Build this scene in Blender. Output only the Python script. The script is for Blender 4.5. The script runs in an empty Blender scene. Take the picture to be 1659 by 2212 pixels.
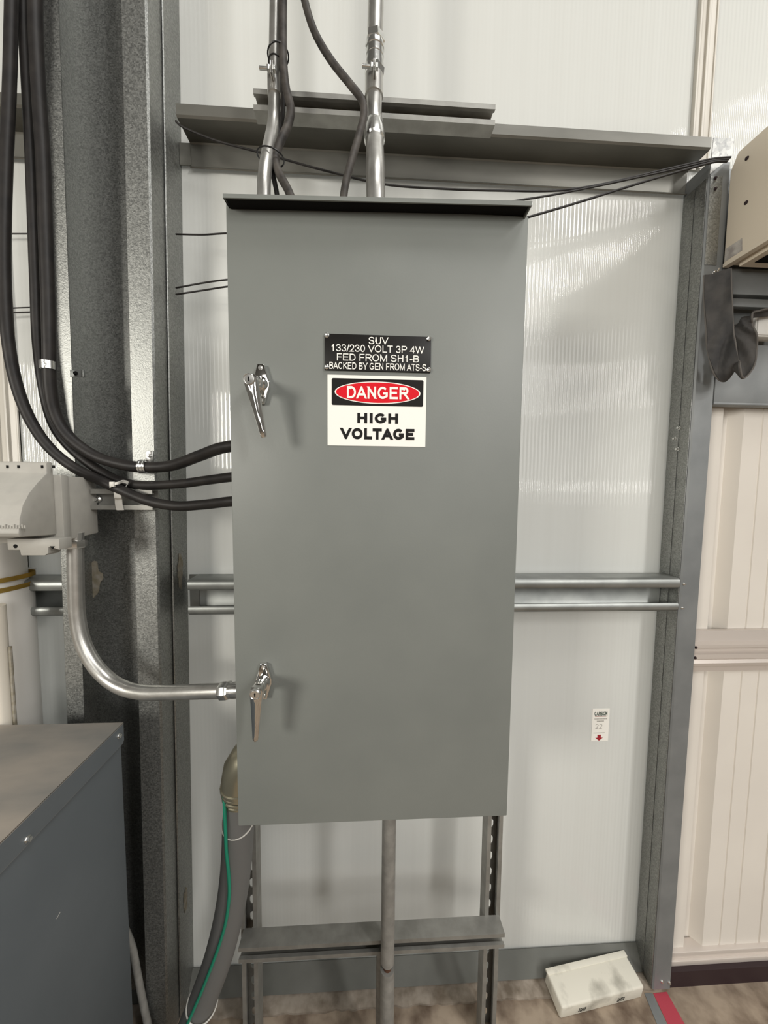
import bpy, bmesh, math, random
from mathutils import Vector, Matrix

S = bpy.context.scene
C = S.collection
random.seed(7)

# ------------------------------------------------------------------ camera, light, exposure
EYE = Vector((0.0, 0.0, 1.6))            # eye height above the floor
FPX, PITCH, YAW, ROLL = 780.0, 0.070899, 0.052484, -0.009860
cp, sp, cy, sy, cr, sr = (math.cos(PITCH), math.sin(PITCH), math.cos(YAW), math.sin(YAW), math.cos(ROLL), math.sin(ROLL))
fwd = Vector((sy * cp, cy * cp, -sp))
rt0 = Vector((cy, -sy, 0))
dn0 = fwd.cross(rt0)
rt = cr * rt0 + sr * dn0
dn = -sr * rt0 + cr * dn0
cam = bpy.data.cameras.new('camera')
cam.sensor_fit = 'VERTICAL'
cam.sensor_height = 36.0
cam.lens = FPX / 2212 * 36.0
cam.clip_start = 0.02
co = bpy.data.objects.new('camera', cam)
C.objects.link(co)
M = Matrix((rt, -dn, -fwd)).transposed().to_4x4()
M.translation = EYE
co.matrix_world = M
S.camera = co

S.view_settings.view_transform = 'Standard'
S.view_settings.look = 'None'
S.view_settings.gamma = 1.0
S.view_settings.use_curve_mapping = False
S.view_settings.exposure = -0.46

W = bpy.data.worlds.new('hall_daylight')
S.world = W
W.use_nodes = True
W.node_tree.nodes['Background'].inputs[0].default_value = (0.98, 1.0, 0.99, 1)
W.node_tree.nodes['Background'].inputs[1].default_value = 1.1


def area(name, loc, target, sx, sy_, power, color=(1, 1, 1)):
    l = bpy.data.lights.new(name, 'AREA')
    l.shape = 'RECTANGLE'
    l.size, l.size_y = sx, sy_
    l.energy = power
    l.color = color
    o = bpy.data.objects.new(name, l)
    C.objects.link(o)
    o.location = loc
    o.rotation_euler = (Vector(target) - Vector(loc)).to_track_quat('-Z', 'Y').to_euler()
    return o


area('doorway_daylight', (-3.1, -2.4, 2.3), (-0.6, 0.9, 1.6), 0.9, 1.1, 150, (1.0, 0.96, 0.88))
area('skylight_daylight', (1.9, -1.9, 8.7), (0.2, 0.5, 1.2), 3.4, 1.3, 300, (1.0, 0.99, 0.965))
area('rear_fill_light', (1.2, -6.7, 3.0), (0.2, 1.0, 1.4), 5.0, 3.6, 215, (1.0, 0.985, 0.95))  # added frontal fill behind the viewer, not a real doorway
area('window_daylight', (3.35, -2.9, 4.35), (0.5, 1.0, 2.0), 0.6, 1.1, 120, (1.0, 0.98, 0.95))
area('pane_daylight', (3.3, -2.9, 3.1), (0.5, 1.0, 2.0), 0.4, 0.8, 45, (1.0, 0.98, 0.95))
area('high_window_daylight', (4.6, -2.4, 5.9), (0.8, 1.0, 2.6), 0.7, 0.8, 55, (1.0, 0.98, 0.96))
area('low_window_daylight', (3.0, -3.2, 1.62), (0.7, 1.0, 1.6), 0.35, 0.16, 12, (1.0, 0.98, 0.95))


def at(px, py, Y):
    """the point of the room seen at a place of the 1659x2212 photo, Y metres in front of the eye"""
    v = (px - 829.5) / FPX * rt + (py - 1106) / FPX * dn + fwd
    return EYE + v * (Y / v.y)


# ------------------------------------------------------------------ materials
def mat(name, col, rough=0.5, metal=0.0, spec=0.5, col2=None, scale=20.0, detail=4.0, stretch=(1, 1, 1),
        lo=0.35, hi=0.65, bump=0.0, bscale=None, cells=False, coat=0.0, rough2=None):
    m = bpy.data.materials.new(name)
    m.use_nodes = True
    nt = m.node_tree
    b = nt.nodes['Principled BSDF']
    b.inputs['Base Color'].default_value = (*col, 1)
    b.inputs['Roughness'].default_value = rough
    b.inputs['Metallic'].default_value = metal
    b.inputs['Specular IOR Level'].default_value = spec
    b.inputs['Coat Weight'].default_value = coat
    if col2 or bump:
        tc = nt.nodes.new('ShaderNodeTexCoord')
        mp = nt.nodes.new('ShaderNodeMapping')
        mp.inputs['Scale'].default_value = stretch
        nt.links.new(tc.outputs['Object'], mp.inputs['Vector'])
    if col2:
        if cells:
            n = nt.nodes.new('ShaderNodeTexVoronoi')
            n.inputs['Scale'].default_value = scale
            sep = nt.nodes.new('ShaderNodeSeparateColor')
            nt.links.new(n.outputs['Color'], sep.inputs[0])
            n2 = nt.nodes.new('ShaderNodeTexNoise')
            n2.inputs['Scale'].default_value = scale * 0.9
            n2.inputs['Detail'].default_value = 3
            nt.links.new(mp.outputs[0], n2.inputs['Vector'])
            mx = nt.nodes.new('ShaderNodeMath')
            mx.operation = 'ADD'
            nt.links.new(sep.outputs[0], mx.inputs[0])
            nt.links.new(n2.outputs['Fac'], mx.inputs[1])
            mh = nt.nodes.new('ShaderNodeMath')
            mh.operation = 'MULTIPLY'
            mh.inputs[1].default_value = 0.5
            nt.links.new(mx.outputs[0], mh.inputs[0])
            out = mh.outputs[0]
        else:
            n = nt.nodes.new('ShaderNodeTexNoise')
            n.inputs['Scale'].default_value = scale
            n.inputs['Detail'].default_value = detail
            out = n.outputs['Fac']
        nt.links.new(mp.outputs[0], n.inputs['Vector'])
        r = nt.nodes.new('ShaderNodeValToRGB')
        r.color_ramp.elements[0].position = lo
        r.color_ramp.elements[1].position = hi
        r.color_ramp.elements[0].color = (*col, 1)
        r.color_ramp.elements[1].color = (*col2, 1)
        nt.links.new(out, r.inputs['Fac'])
        nt.links.new(r.outputs['Color'], b.inputs['Base Color'])
        if rough2 is not None:
            rr = nt.nodes.new('ShaderNodeMapRange')
            rr.inputs['To Min'].default_value = rough
            rr.inputs['To Max'].default_value = rough2
            nt.links.new(out, rr.inputs['Value'])
            nt.links.new(rr.outputs[0], b.inputs['Roughness'])
    if bump:
        n = nt.nodes.new('ShaderNodeTexNoise')
        n.inputs['Scale'].default_value = bscale or scale
        n.inputs['Detail'].default_value = 3
        nt.links.new(mp.outputs[0], n.inputs['Vector'])
        bp = nt.nodes.new('ShaderNodeBump')
        bp.inputs['Strength'].default_value = bump
        bp.inputs['Distance'].default_value = 0.001
        nt.links.new(n.outputs['Fac'], bp.inputs['Height'])
        nt.links.new(bp.outputs[0], b.inputs['Normal'])
    return m


def panel_material():
    """twin-wall polycarbonate: milky, lets daylight through, glossy skin with fine vertical flutes"""
    m = bpy.data.materials.new('fluted_polycarbonate')
    m.use_nodes = True
    nt = m.node_tree
    b = nt.nodes['Principled BSDF']
    b.inputs['Roughness'].default_value = 0.16
    b.inputs['Specular IOR Level'].default_value = 0.5
    tc = nt.nodes.new('ShaderNodeTexCoord')
    sp_ = nt.nodes.new('ShaderNodeSeparateXYZ')
    nt.links.new(tc.outputs['Object'], sp_.inputs[0])
    mu = nt.nodes.new('ShaderNodeMath')
    mu.operation = 'MULTIPLY'
    mu.inputs[1].default_value = 2 * math.pi / 0.0115
    nt.links.new(sp_.outputs['X'], mu.inputs[0])
    sn = nt.nodes.new('ShaderNodeMath')
    sn.operation = 'SINE'
    nt.links.new(mu.outputs[0], sn.inputs[0])
    bp = nt.nodes.new('ShaderNodeBump')
    bp.inputs['Strength'].default_value = 1.0
    bp.inputs['Distance'].default_value = 0.00036
    nt.links.new(sn.outputs[0], bp.inputs['Height'])
    b.inputs['Specular IOR Level'].default_value = 0.0
    b.inputs['Coat Weight'].default_value = 1.0
    b.inputs['Coat Roughness'].default_value = 0.06
    nt.links.new(bp.outputs[0], b.inputs['Coat Normal'])
    # faint vertical streaks of dust
    mp = nt.nodes.new('ShaderNodeMapping')
    mp.inputs['Scale'].default_value = (60, 1, 0.6)
    nt.links.new(tc.outputs['Object'], mp.inputs['Vector'])
    n = nt.nodes.new('ShaderNodeTexNoise')
    n.inputs['Scale'].default_value = 1.2
    n.inputs['Detail'].default_value = 5
    nt.links.new(mp.outputs[0], n.inputs['Vector'])
    r = nt.nodes.new('ShaderNodeValToRGB')
    r.color_ramp.elements[0].color = (0.74, 0.74, 0.70, 1)
    r.color_ramp.elements[1].color = (0.80, 0.805, 0.77, 1)
    nt.links.new(n.outputs['Fac'], r.inputs['Fac'])
    nt.links.new(r.outputs[0], b.inputs['Base Color'])
    tr = nt.nodes.new('ShaderNodeBsdfTranslucent')
    tr.inputs['Color'].default_value = (0.8, 0.81, 0.8, 1)
    mix = nt.nodes.new('ShaderNodeMixShader')
    mix.inputs[0].default_value = 0.30
    nt.links.new(b.outputs[0], mix.inputs[1])
    nt.links.new(tr.outputs[0], mix.inputs[2])
    nt.links.new(mix.outputs[0], nt.nodes['Material Output'].inputs['Surface'])
    return m


MT = dict(
    panel=panel_material(),
    galv=mat('galvanised_steel', (0.21, 0.215, 0.205), 0.36, 0.85, col2=(0.37, 0.375, 0.355), scale=300, cells=True, lo=0.2, hi=0.8, bump=0.45, bscale=330, rough2=0.52),
    crystal=mat('crystalline_galvanised_steel', (0.28, 0.285, 0.28), 0.5, 0.5, col2=(0.48, 0.48, 0.46), scale=90, cells=True, lo=0.3, hi=0.6, bump=0.3, bscale=80),
    galv_plain=mat('dull_galvanised_steel', (0.25, 0.26, 0.25), 0.42, 0.7, col2=(0.33, 0.34, 0.325), scale=14, detail=8),
    girt=mat('grey_girt_steel', (0.13, 0.128, 0.112), 0.45, 0.5, col2=(0.18, 0.176, 0.155), scale=12, detail=8, stretch=(0.3, 1, 1)),
    base=mat('dark_grey_base_steel', (0.115, 0.118, 0.105), 0.5, 0.2, col2=(0.15, 0.152, 0.138), scale=8, detail=8),
    strut=mat('strut_steel', (0.25, 0.245, 0.225), 0.5, 0.55, col2=(0.33, 0.325, 0.30), scale=25, detail=8),
    jamb=mat('jamb_steel', (0.20, 0.21, 0.212), 0.5, 0.4, col2=(0.245, 0.255, 0.255), scale=10, detail=8),
    grey=mat('grey_enamel', (0.172, 0.182, 0.169), 0.44, 0.0, 0.35, col2=(0.188, 0.198, 0.183), scale=6, detail=3, bump=0.12, bscale=260),
    tgrey=mat('blue_grey_enamel', (0.115, 0.13, 0.14), 0.5, 0.0, 0.4, col2=(0.13, 0.145, 0.155), scale=5),
    tlid=mat('dusty_grey_enamel', (0.20, 0.195, 0.18), 0.6, 0.0, 0.3, col2=(0.40, 0.345, 0.285), scale=5, detail=8, lo=0.32, hi=0.68, stretch=(0.6, 1.5, 1)),
    chrome=mat('chrome', (0.80, 0.79, 0.77), 0.08, 1.0),
    zinc=mat('bright_zinc', (0.72, 0.72, 0.70), 0.22, 0.95, bump=0.1, bscale=120),
    emt=mat('conduit_steel', (0.50, 0.49, 0.46), 0.32, 0.85, col2=(0.62, 0.61, 0.58), scale=30, detail=6, bump=0.08, bscale=300),
    oldemt=mat('weathered_conduit_steel', (0.27, 0.265, 0.245), 0.55, 0.4, col2=(0.36, 0.35, 0.325), scale=40, detail=8),
    cable=mat('black_cable_jacket', (0.014, 0.0125, 0.012), 0.5, 0, 0.28, col2=(0.024, 0.021, 0.019), scale=30),
    dusty=mat('dusty_cable_jacket', (0.022, 0.019, 0.017), 0.6, 0, 0.3, col2=(0.075, 0.066, 0.057), scale=35, detail=6),
    black=mat('black_plastic', (0.012, 0.012, 0.012), 0.4),
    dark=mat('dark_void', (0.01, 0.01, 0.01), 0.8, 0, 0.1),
    white=mat('white_plastic', (0.72, 0.71, 0.68), 0.45),
    tie=mat('natural_nylon', (0.62, 0.60, 0.55), 0.45),
    box=mat('grey_plastic', (0.37, 0.355, 0.32), 0.55, 0, 0.4, col2=(0.40, 0.385, 0.345), scale=40),
    cream=mat('cream_enamel', (0.78, 0.69, 0.56), 0.5, 0, 0.4),
    creamw=mat('cream_sheet_steel', (0.68, 0.635, 0.575), 0.5, 0, 0.4, col2=(0.72, 0.675, 0.61), scale=4),
    rail=mat('pinkish_aluminium', (0.62, 0.56, 0.51), 0.35, 0.3),
    flex=mat('grey_flexible_jacket', (0.15, 0.15, 0.145), 0.55, 0, 0.4),
    brass=mat('aged_zinc_casting', (0.42, 0.39, 0.29), 0.3, 0.85, bump=0.1, bscale=90),
    green=mat('green_wire_insulation', (0.01, 0.24, 0.145), 0.4),
    rust=mat('rust', (0.09, 0.04, 0.02), 0.9),
    residue=mat('paper_glue_residue', (0.22, 0.19, 0.13), 0.8, col2=(0.32, 0.29, 0.24), scale=60),
    joint=mat('aged_white_profile', (0.56, 0.53, 0.47), 0.4),
    pipe=mat('white_pipe_plastic', (0.66, 0.64, 0.60), 0.4),
    yellow=mat('mustard_webbing', (0.36, 0.235, 0.04), 0.75),
    sheet=mat('cream_paper_roll', (0.74, 0.68, 0.58), 0.7),
    strap=mat('charcoal_webbing', (0.035, 0.034, 0.034), 0.65, 0, 0.4, col2=(0.075, 0.07, 0.065), scale=25, detail=6),
    sticker=mat('sticker_white', (0.86, 0.84, 0.78), 0.4),
    signred=mat('sign_red', (0.66, 0.004, 0.014), 0.45, spec=0.2, bump=0.4, bscale=700),
    signblack=mat('sign_black', (0.008, 0.007, 0.006), 0.55, spec=0.2),
    plateb=mat('engraved_black_laminate', (0.010, 0.009, 0.008), 0.4, spec=0.25),
    letter=mat('engraved_white', (0.88, 0.86, 0.80), 0.5),
    inkgrey=mat('printed_grey', (0.36, 0.34, 0.31), 0.6),
    inkdark=mat('faded_grey_binding', (0.13, 0.12, 0.11), 0.7),
    inkgreen=mat('printed_dark_green', (0.05, 0.075, 0.06), 0.6),
    inkred=mat('printed_red', (0.33, 0.01, 0.02), 0.5),
    inkpink=mat('printed_faded_red', (0.40, 0.22, 0.20), 0.5),
    tag=mat('grey_foil_label', (0.33, 0.30, 0.28), 0.5, col2=(0.52, 0.49, 0.45), scale=60),
    concrete=mat('stained_concrete', (0.125, 0.088, 0.063), 0.9, 0, 0.2, col2=(0.36, 0.29, 0.22), scale=13, detail=10, lo=0.32, hi=0.62, bump=0.6, bscale=40),
    curb=mat('worn_concrete_edge', (0.15, 0.12, 0.09), 0.9, 0, 0.2, col2=(0.33, 0.285, 0.235), scale=22, detail=9, bump=0.8, bscale=30),
    red=mat('worn_red_paint', (0.42, 0.045, 0.07), 0.6, col2=(0.30, 0.17, 0.15), scale=28, detail=8, lo=0.5, hi=0.72),
    dirty=mat('dirty_white_plastic', (0.70, 0.67, 0.58), 0.6, 0, 0.4, col2=(0.33, 0.31, 0.26), scale=16, detail=9, lo=0.52, hi=0.78),
    oxide=mat('dark_red_oxide_steel', (0.022, 0.009, 0.011), 0.6),
    rear=mat('shed_wall_paint', (0.24, 0.235, 0.22), 0.8),
)


# ------------------------------------------------------------------ mesh helpers
class MB:
    def __init__(self):
        self.bm = bmesh.new()

    def _merge(self, b):
        me = bpy.data.meshes.new('t')
        b.to_mesh(me)
        b.free()
        self.bm.from_mesh(me)
        bpy.data.meshes.remove(me)

    def box(self, x0, x1, y0, y1, z0, z1, bev=0.0, seg=2):
        b = bmesh.new()
        bmesh.ops.create_cube(b, size=1)
        for v in b.verts:
            v.co = Vector(((x0 + x1) / 2 + v.co.x * (x1 - x0), (y0 + y1) / 2 + v.co.y * (y1 - y0), (z0 + z1) / 2 + v.co.z * (z1 - z0)))
        if bev:
            bmesh.ops.bevel(b, geom=list(b.edges), offset=bev, segments=seg, affect='EDGES', profile=0.5)
        self._merge(b)
        return self

    def prism(self, pts, axis, a, b_, bev=0.0):
        """polygon in the plane across the axis, extruded from a to b"""
        def mk(p, t):
            return {'X': (t, p[0], p[1]), 'Y': (p[0], t, p[1]), 'Z': (p[0], p[1], t)}[axis]
        b = bmesh.new()
        v0 = [b.verts.new(mk(p, a)) for p in pts]
        v1 = [b.verts.new(mk(p, b_)) for p in pts]
        n = len(pts)
        b.faces.new(v0)
        b.faces.new(v1[::-1])
        for i in range(n):
            b.faces.new((v0[i], v1[i], v1[(i + 1) % n], v0[(i + 1) % n]))
        bmesh.ops.recalc_face_normals(b, faces=list(b.faces))
        if bev:
            bmesh.ops.bevel(b, geom=list(b.edges), offset=bev, segments=2, affect='EDGES', profile=0.5)
        self._merge(b)
        return self

    def loft(self, A, B):
        b = bmesh.new()
        v0 = [b.verts.new(p) for p in A]
        v1 = [b.verts.new(p) for p in B]
        n = len(A)
        b.faces.new(v0)
        b.faces.new(v1[::-1])
        for i in range(n):
            b.faces.new((v0[i], v1[i], v1[(i + 1) % n], v0[(i + 1) % n]))
        bmesh.ops.recalc_face_normals(b, faces=list(b.faces))
        self._merge(b)
        return self

    def fold(self, line, t, axis, a, b_):
        """folded sheet: an open 2D polyline thickened by t and extruded along the axis"""
        n = len(line)
        L, R = [], []
        for i in range(n):
            p = Vector(line[i])
            d0 = (p - Vector(line[i - 1])).normalized() if i else None
            d1 = (Vector(line[i + 1]) - p).normalized() if i < n - 1 else None
            if d0 is None:
                d0 = d1
            if d1 is None:
                d1 = d0
            n0, n1 = Vector((-d0.y, d0.x)), Vector((-d1.y, d1.x))
            m = (n0 + n1)
            m = m / max(0.35, m.length_squared / 2) if m.length > 1e-6 else n0
            L.append(p + m * t / 2)
            R.append(p - m * t / 2)

        def mk(p, tt):
            return {'X': (tt, p[0], p[1]), 'Y': (p[0], tt, p[1]), 'Z': (p[0], p[1], tt)}[axis]
        b = bmesh.new()
        rows = [[b.verts.new(mk(p, s)) for p in Q] for s in (a, b_) for Q in (L, R)]
        la, ra, lb, rb = rows
        for i in range(n - 1):
            b.faces.new((la[i], la[i + 1], lb[i + 1], lb[i]))
            b.faces.new((ra[i], rb[i], rb[i + 1], ra[i + 1]))
            b.faces.new((la[i], ra[i], ra[i + 1], la[i + 1]))
            b.faces.new((lb[i], lb[i + 1], rb[i + 1], rb[i]))
        for k in (0, n - 1):
            b.faces.new((la[k], lb[k], rb[k], ra[k]))
        bmesh.ops.recalc_face_normals(b, faces=list(b.faces))
        self._merge(b)
        return self

    def tube(self, pts, r, seg=16, closed=False, smooth=0):
        pts = [Vector(p) for p in pts]
        if smooth:
            pts = spline(pts, smooth)
        n = len(pts)
        rs = r if isinstance(r, (list, tuple)) else [r] * n
        b = bmesh.new()
        T = []
        for i in range(n):
            if closed:
                T.append((pts[(i + 1) % n] - pts[i - 1]).normalized())
            else:
                T.append((pts[min(i + 1, n - 1)] - pts[max(i - 1, 0)]).normalized())
        u = T[0].orthogonal().normalized()
        rings = []
        for i in range(n):
            u = (u - T[i] * u.dot(T[i])).normalized()
            w = T[i].cross(u)
            rings.append([b.verts.new(pts[i] + rs[i] * (math.cos(2 * math.pi * k / seg) * u + math.sin(2 * math.pi * k / seg) * w)) for k in range(seg)])
        for i in range(n if closed else n - 1):
            A, B = rings[i], rings[(i + 1) % n]
            for k in range(seg):
                b.faces.new((A[k], A[(k + 1) % seg], B[(k + 1) % seg], B[k]))
        if not closed:
            b.faces.new(rings[0][::-1])
            b.faces.new(rings[-1])
        bmesh.ops.recalc_face_normals(b, faces=list(b.faces))
        self._merge(b)
        return self

    def turned(self, p, axis, prof, seg=24):
        """solid of revolution about an axis through p: prof is a list of (distance along axis, radius)"""
        p, axis = Vector(p), Vector(axis).normalized()
        pts = [p + axis * a for a, r in prof]
        u = axis.orthogonal().normalized()
        w = axis.cross(u)
        b = bmesh.new()
        rings = [[b.verts.new(q + max(r, 1e-5) * (math.cos(2 * math.pi * k / seg) * u + math.sin(2 * math.pi * k / seg) * w)) for k in range(seg)] for q, (a, r) in zip(pts, prof)]
        for A, B in zip(rings, rings[1:]):
            for k in range(seg):
                b.faces.new((A[k], A[(k + 1) % seg], B[(k + 1) % seg], B[k]))
        b.faces.new(rings[0][::-1])
        b.faces.new(rings[-1])
        bmesh.ops.recalc_face_normals(b, faces=list(b.faces))
        self._merge(b)
        return self

    def band(self, pts, wdir, half, t):
        """flat strap along a path: wide along wdir, t thick"""
        pts = [Vector(p) for p in pts]
        wdir = Vector(wdir).normalized()
        n = len(pts)
        b = bmesh.new()
        R = []
        for i in range(n):
            T = (pts[min(i + 1, n - 1)] - pts[max(i - 1, 0)]).normalized()
            N = T.cross(wdir).normalized()
            R.append([b.verts.new(pts[i] + s * half * wdir + q * t / 2 * N) for s, q in ((-1, -1), (1, -1), (1, 1), (-1, 1))])
        for A, B in zip(R, R[1:]):
            for k in range(4):
                b.faces.new((A[k], A[(k + 1) % 4], B[(k + 1) % 4], B[k]))
        b.faces.new(R[0][::-1])
        b.faces.new(R[-1])
        bmesh.ops.recalc_face_normals(b, faces=list(b.faces))
        self._merge(b)
        return self

    def xform(self, f):
        for v in self.bm.verts:
            v.co = f(v.co)
        return self

    def build(self, name, m, parent=None, angle=35):
        off = Vector(parent['_w']) if parent is not None else Vector((0, 0, 0))
        for v in self.bm.verts:
            v.co -= off
        me = bpy.data.meshes.new(name)
        self.bm.to_mesh(me)
        self.bm.free()
        for p in me.polygons:
            p.use_smooth = True
        me.set_sharp_from_angle(angle=math.radians(angle))
        me.materials.append(MT[m] if isinstance(m, str) else m)
        o = bpy.data.objects.new(name, me)
        C.objects.link(o)
        if parent is not None:
            o.parent = parent
        o['_w'] = tuple(off)
        return o


def spline(P, k=8):
    out = []
    n = len(P)
    for i in range(n - 1):
        p0, p1, p2, p3 = P[max(i - 1, 0)], P[i], P[i + 1], P[min(i + 2, n - 1)]
        for j in range(k):
            t = j / k
            out.append(0.5 * ((2 * p1) + (p2 - p0) * t + (2 * p0 - 5 * p1 + 4 * p2 - p3) * t * t + (3 * p1 - p0 - 3 * p2 + p3) * t ** 3))
    out.append(P[-1])
    return out


def tag(o, label, cat, group=None):
    o['label'] = label
    o['category'] = cat
    if group:
        o['group'] = group
    return o


def thing(name, loc, label, cat, group=None):
    o = bpy.data.objects.new(name, None)
    C.objects.link(o)
    o.location = loc
    o.empty_display_size = 0.05
    o['_w'] = tuple(loc)
    return tag(o, label, cat, group)


def struct(o):
    o['kind'] = 'structure'
    return o


def ellipse(u, v, ru, rv, a0, a1, k=20):
    return [(u + ru * math.cos(math.radians(a0 + (a1 - a0) * i / k)), v + rv * math.sin(math.radians(a0 + (a1 - a0) * i / k))) for i in range(k + 1)]


def curve2(P):
    return [(q.x, q.y) for q in spline([Vector((a, b, 0)) for a, b in P], 5)]


ML, MR = -5, 5     # stroke runs right to the left / right edge of the letter
LO, HI = -9, 9      # stroke runs right to the foot / to the cap line
V0, V1 = [(0, LO), (0, HI)], [(1, LO), (1, HI)]
# sans-serif capitals: advance, left and right bearing (in cap heights), strokes in the unit box
GLYPHS = {
    'A': (.93, .0, .0, [[(0, 0), (.5, 1), (1, 0)], [(.22, .30), (.78, .30)]]),
    'B': (.93, .10, .06, [V0, [(0, 1), (.58, 1)] + ellipse(.58, .765, .35, .235, 90, -90) + [(0, .53)], [(0, .53), (.6, .53)] + ellipse(.6, .265, .4, .265, 90, -90) + [(0, 0)]]),
    'C': (1.0, .06, .05, [ellipse(.52, .5, .5, .5, 40, 320, 30)]),
    'D': (1.0, .11, .06, [V0, [(0, 1), (.42, 1)] + ellipse(.42, .5, .58, .5, 90, -90) + [(0, 0)]]),
    'E': (.93, .11, .06, [V0, [(0, 1), (MR, 1)], [(0, .52), (1.02, .52)], [(0, 0), (MR, 0)]]),
    'F': (.85, .11, .04, [V0, [(0, 1), (MR, 1)], [(0, .5), (.98, .5)]]),
    'G': (1.08, .06, .08, [ellipse(.5, .5, .5, .5, 42, 312, 30) + [(1, .17)], [(1, .10), (1, .44), (.55, .44)]]),
    'H': (1.0, .11, .11, [V0, V1, [(0, .53), (1, .53)]]),
    'I': (.39, .0, .0, [[(.5, LO), (.5, HI)]]),
    'K': (.93, .10, .0, [V0, [(.92, 1.0), (0, .34)], [(.34, .60), (1.0, 0)]]),
    'L': (.78, .10, .03, [V0, [(0, 0), (MR, 0)]]),
    'M': (1.16, .10, .10, [V0, V1, [(0, 1), (.5, 0), (1, 1)]]),
    'N': (1.0, .11, .11, [V0, V1, [(0, 1), (1, 0)]]),
    'O': (1.08, .06, .06, [ellipse(.5, .5, .5, .5, 0, 360, 40)]),
    'P': (.93, .11, .05, [V0, [(0, 1), (.6, 1)] + ellipse(.6, .73, .4, .27, 90, -90) + [(0, .46)]]),
    'R': (1.0, .11, .01, [V0, [(0, 1), (.6, 1)] + ellipse(.6, .745, .34, .255, 90, -90) + [(0, .49)], [(.52, .47), (1.0, 0)]]),
    'S': (.93, .06, .06, [curve2([(.97, .76), (.84, .94), (.5, 1), (.15, .93), (.03, .75), (.16, .59), (.5, .51), (.86, .42), (.98, .24), (.84, .06), (.5, 0), (.14, .06), (.0, .26)])]),
    'T': (.85, .03, .03, [[(ML, 1), (MR, 1)], [(.5, LO), (.5, HI)]]),
    'U': (1.0, .11, .11, [[(0, HI), (0, .36)] + ellipse(.5, .36, .5, .36, 180, 360) + [(1, HI)]]),
    'V': (.93, .0, .0, [[(0, 1), (.5, 0), (1, 1)]]),
    'W': (1.32, .01, .01, [[(0, 1), (.25, 0), (.5, 1), (.75, 0), (1, 1)]]),
    'Y': (.93, .0, .0, [[(0, 1), (.5, .42), (1, 1)], [(.5, LO), (.5, .46)]]),
    '0': (.78, .06, .06, [ellipse(.5, .5, .5, .5, 0, 360, 40)]),
    '1': (.78, .14, .24, [[(.8, LO), (.8, HI)], [(.8, .93), (.05, .66)]]),
    '2': (.78, .04, .05, [curve2([(.03, .72), (.13, .93), (.48, 1), (.86, .92), (.96, .72), (.80, .47), (.36, .16), (.04, 0)]) + [(1.02, 0)]]),
    '3': (.78, .05, .06, [curve2([(.03, .76), (.15, .94), (.48, 1), (.84, .92), (.92, .74), (.78, .58), (.42, .53)]), curve2([(.42, .53), (.85, .46), (1, .27), (.86, .06), (.48, 0), (.13, .07), (.0, .26)])]),
    '4': (.78, .02, .02, [[(.72, LO), (.72, HI)], [(.72, 1), (0, .27), (1.06, .27)]]),
    '/': (.39, .0, .0, [[(0, 0), (1, 1)]]),
    '-': (.46, .04, .04, [[(ML, .36), (MR, .36)]]),
}


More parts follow.
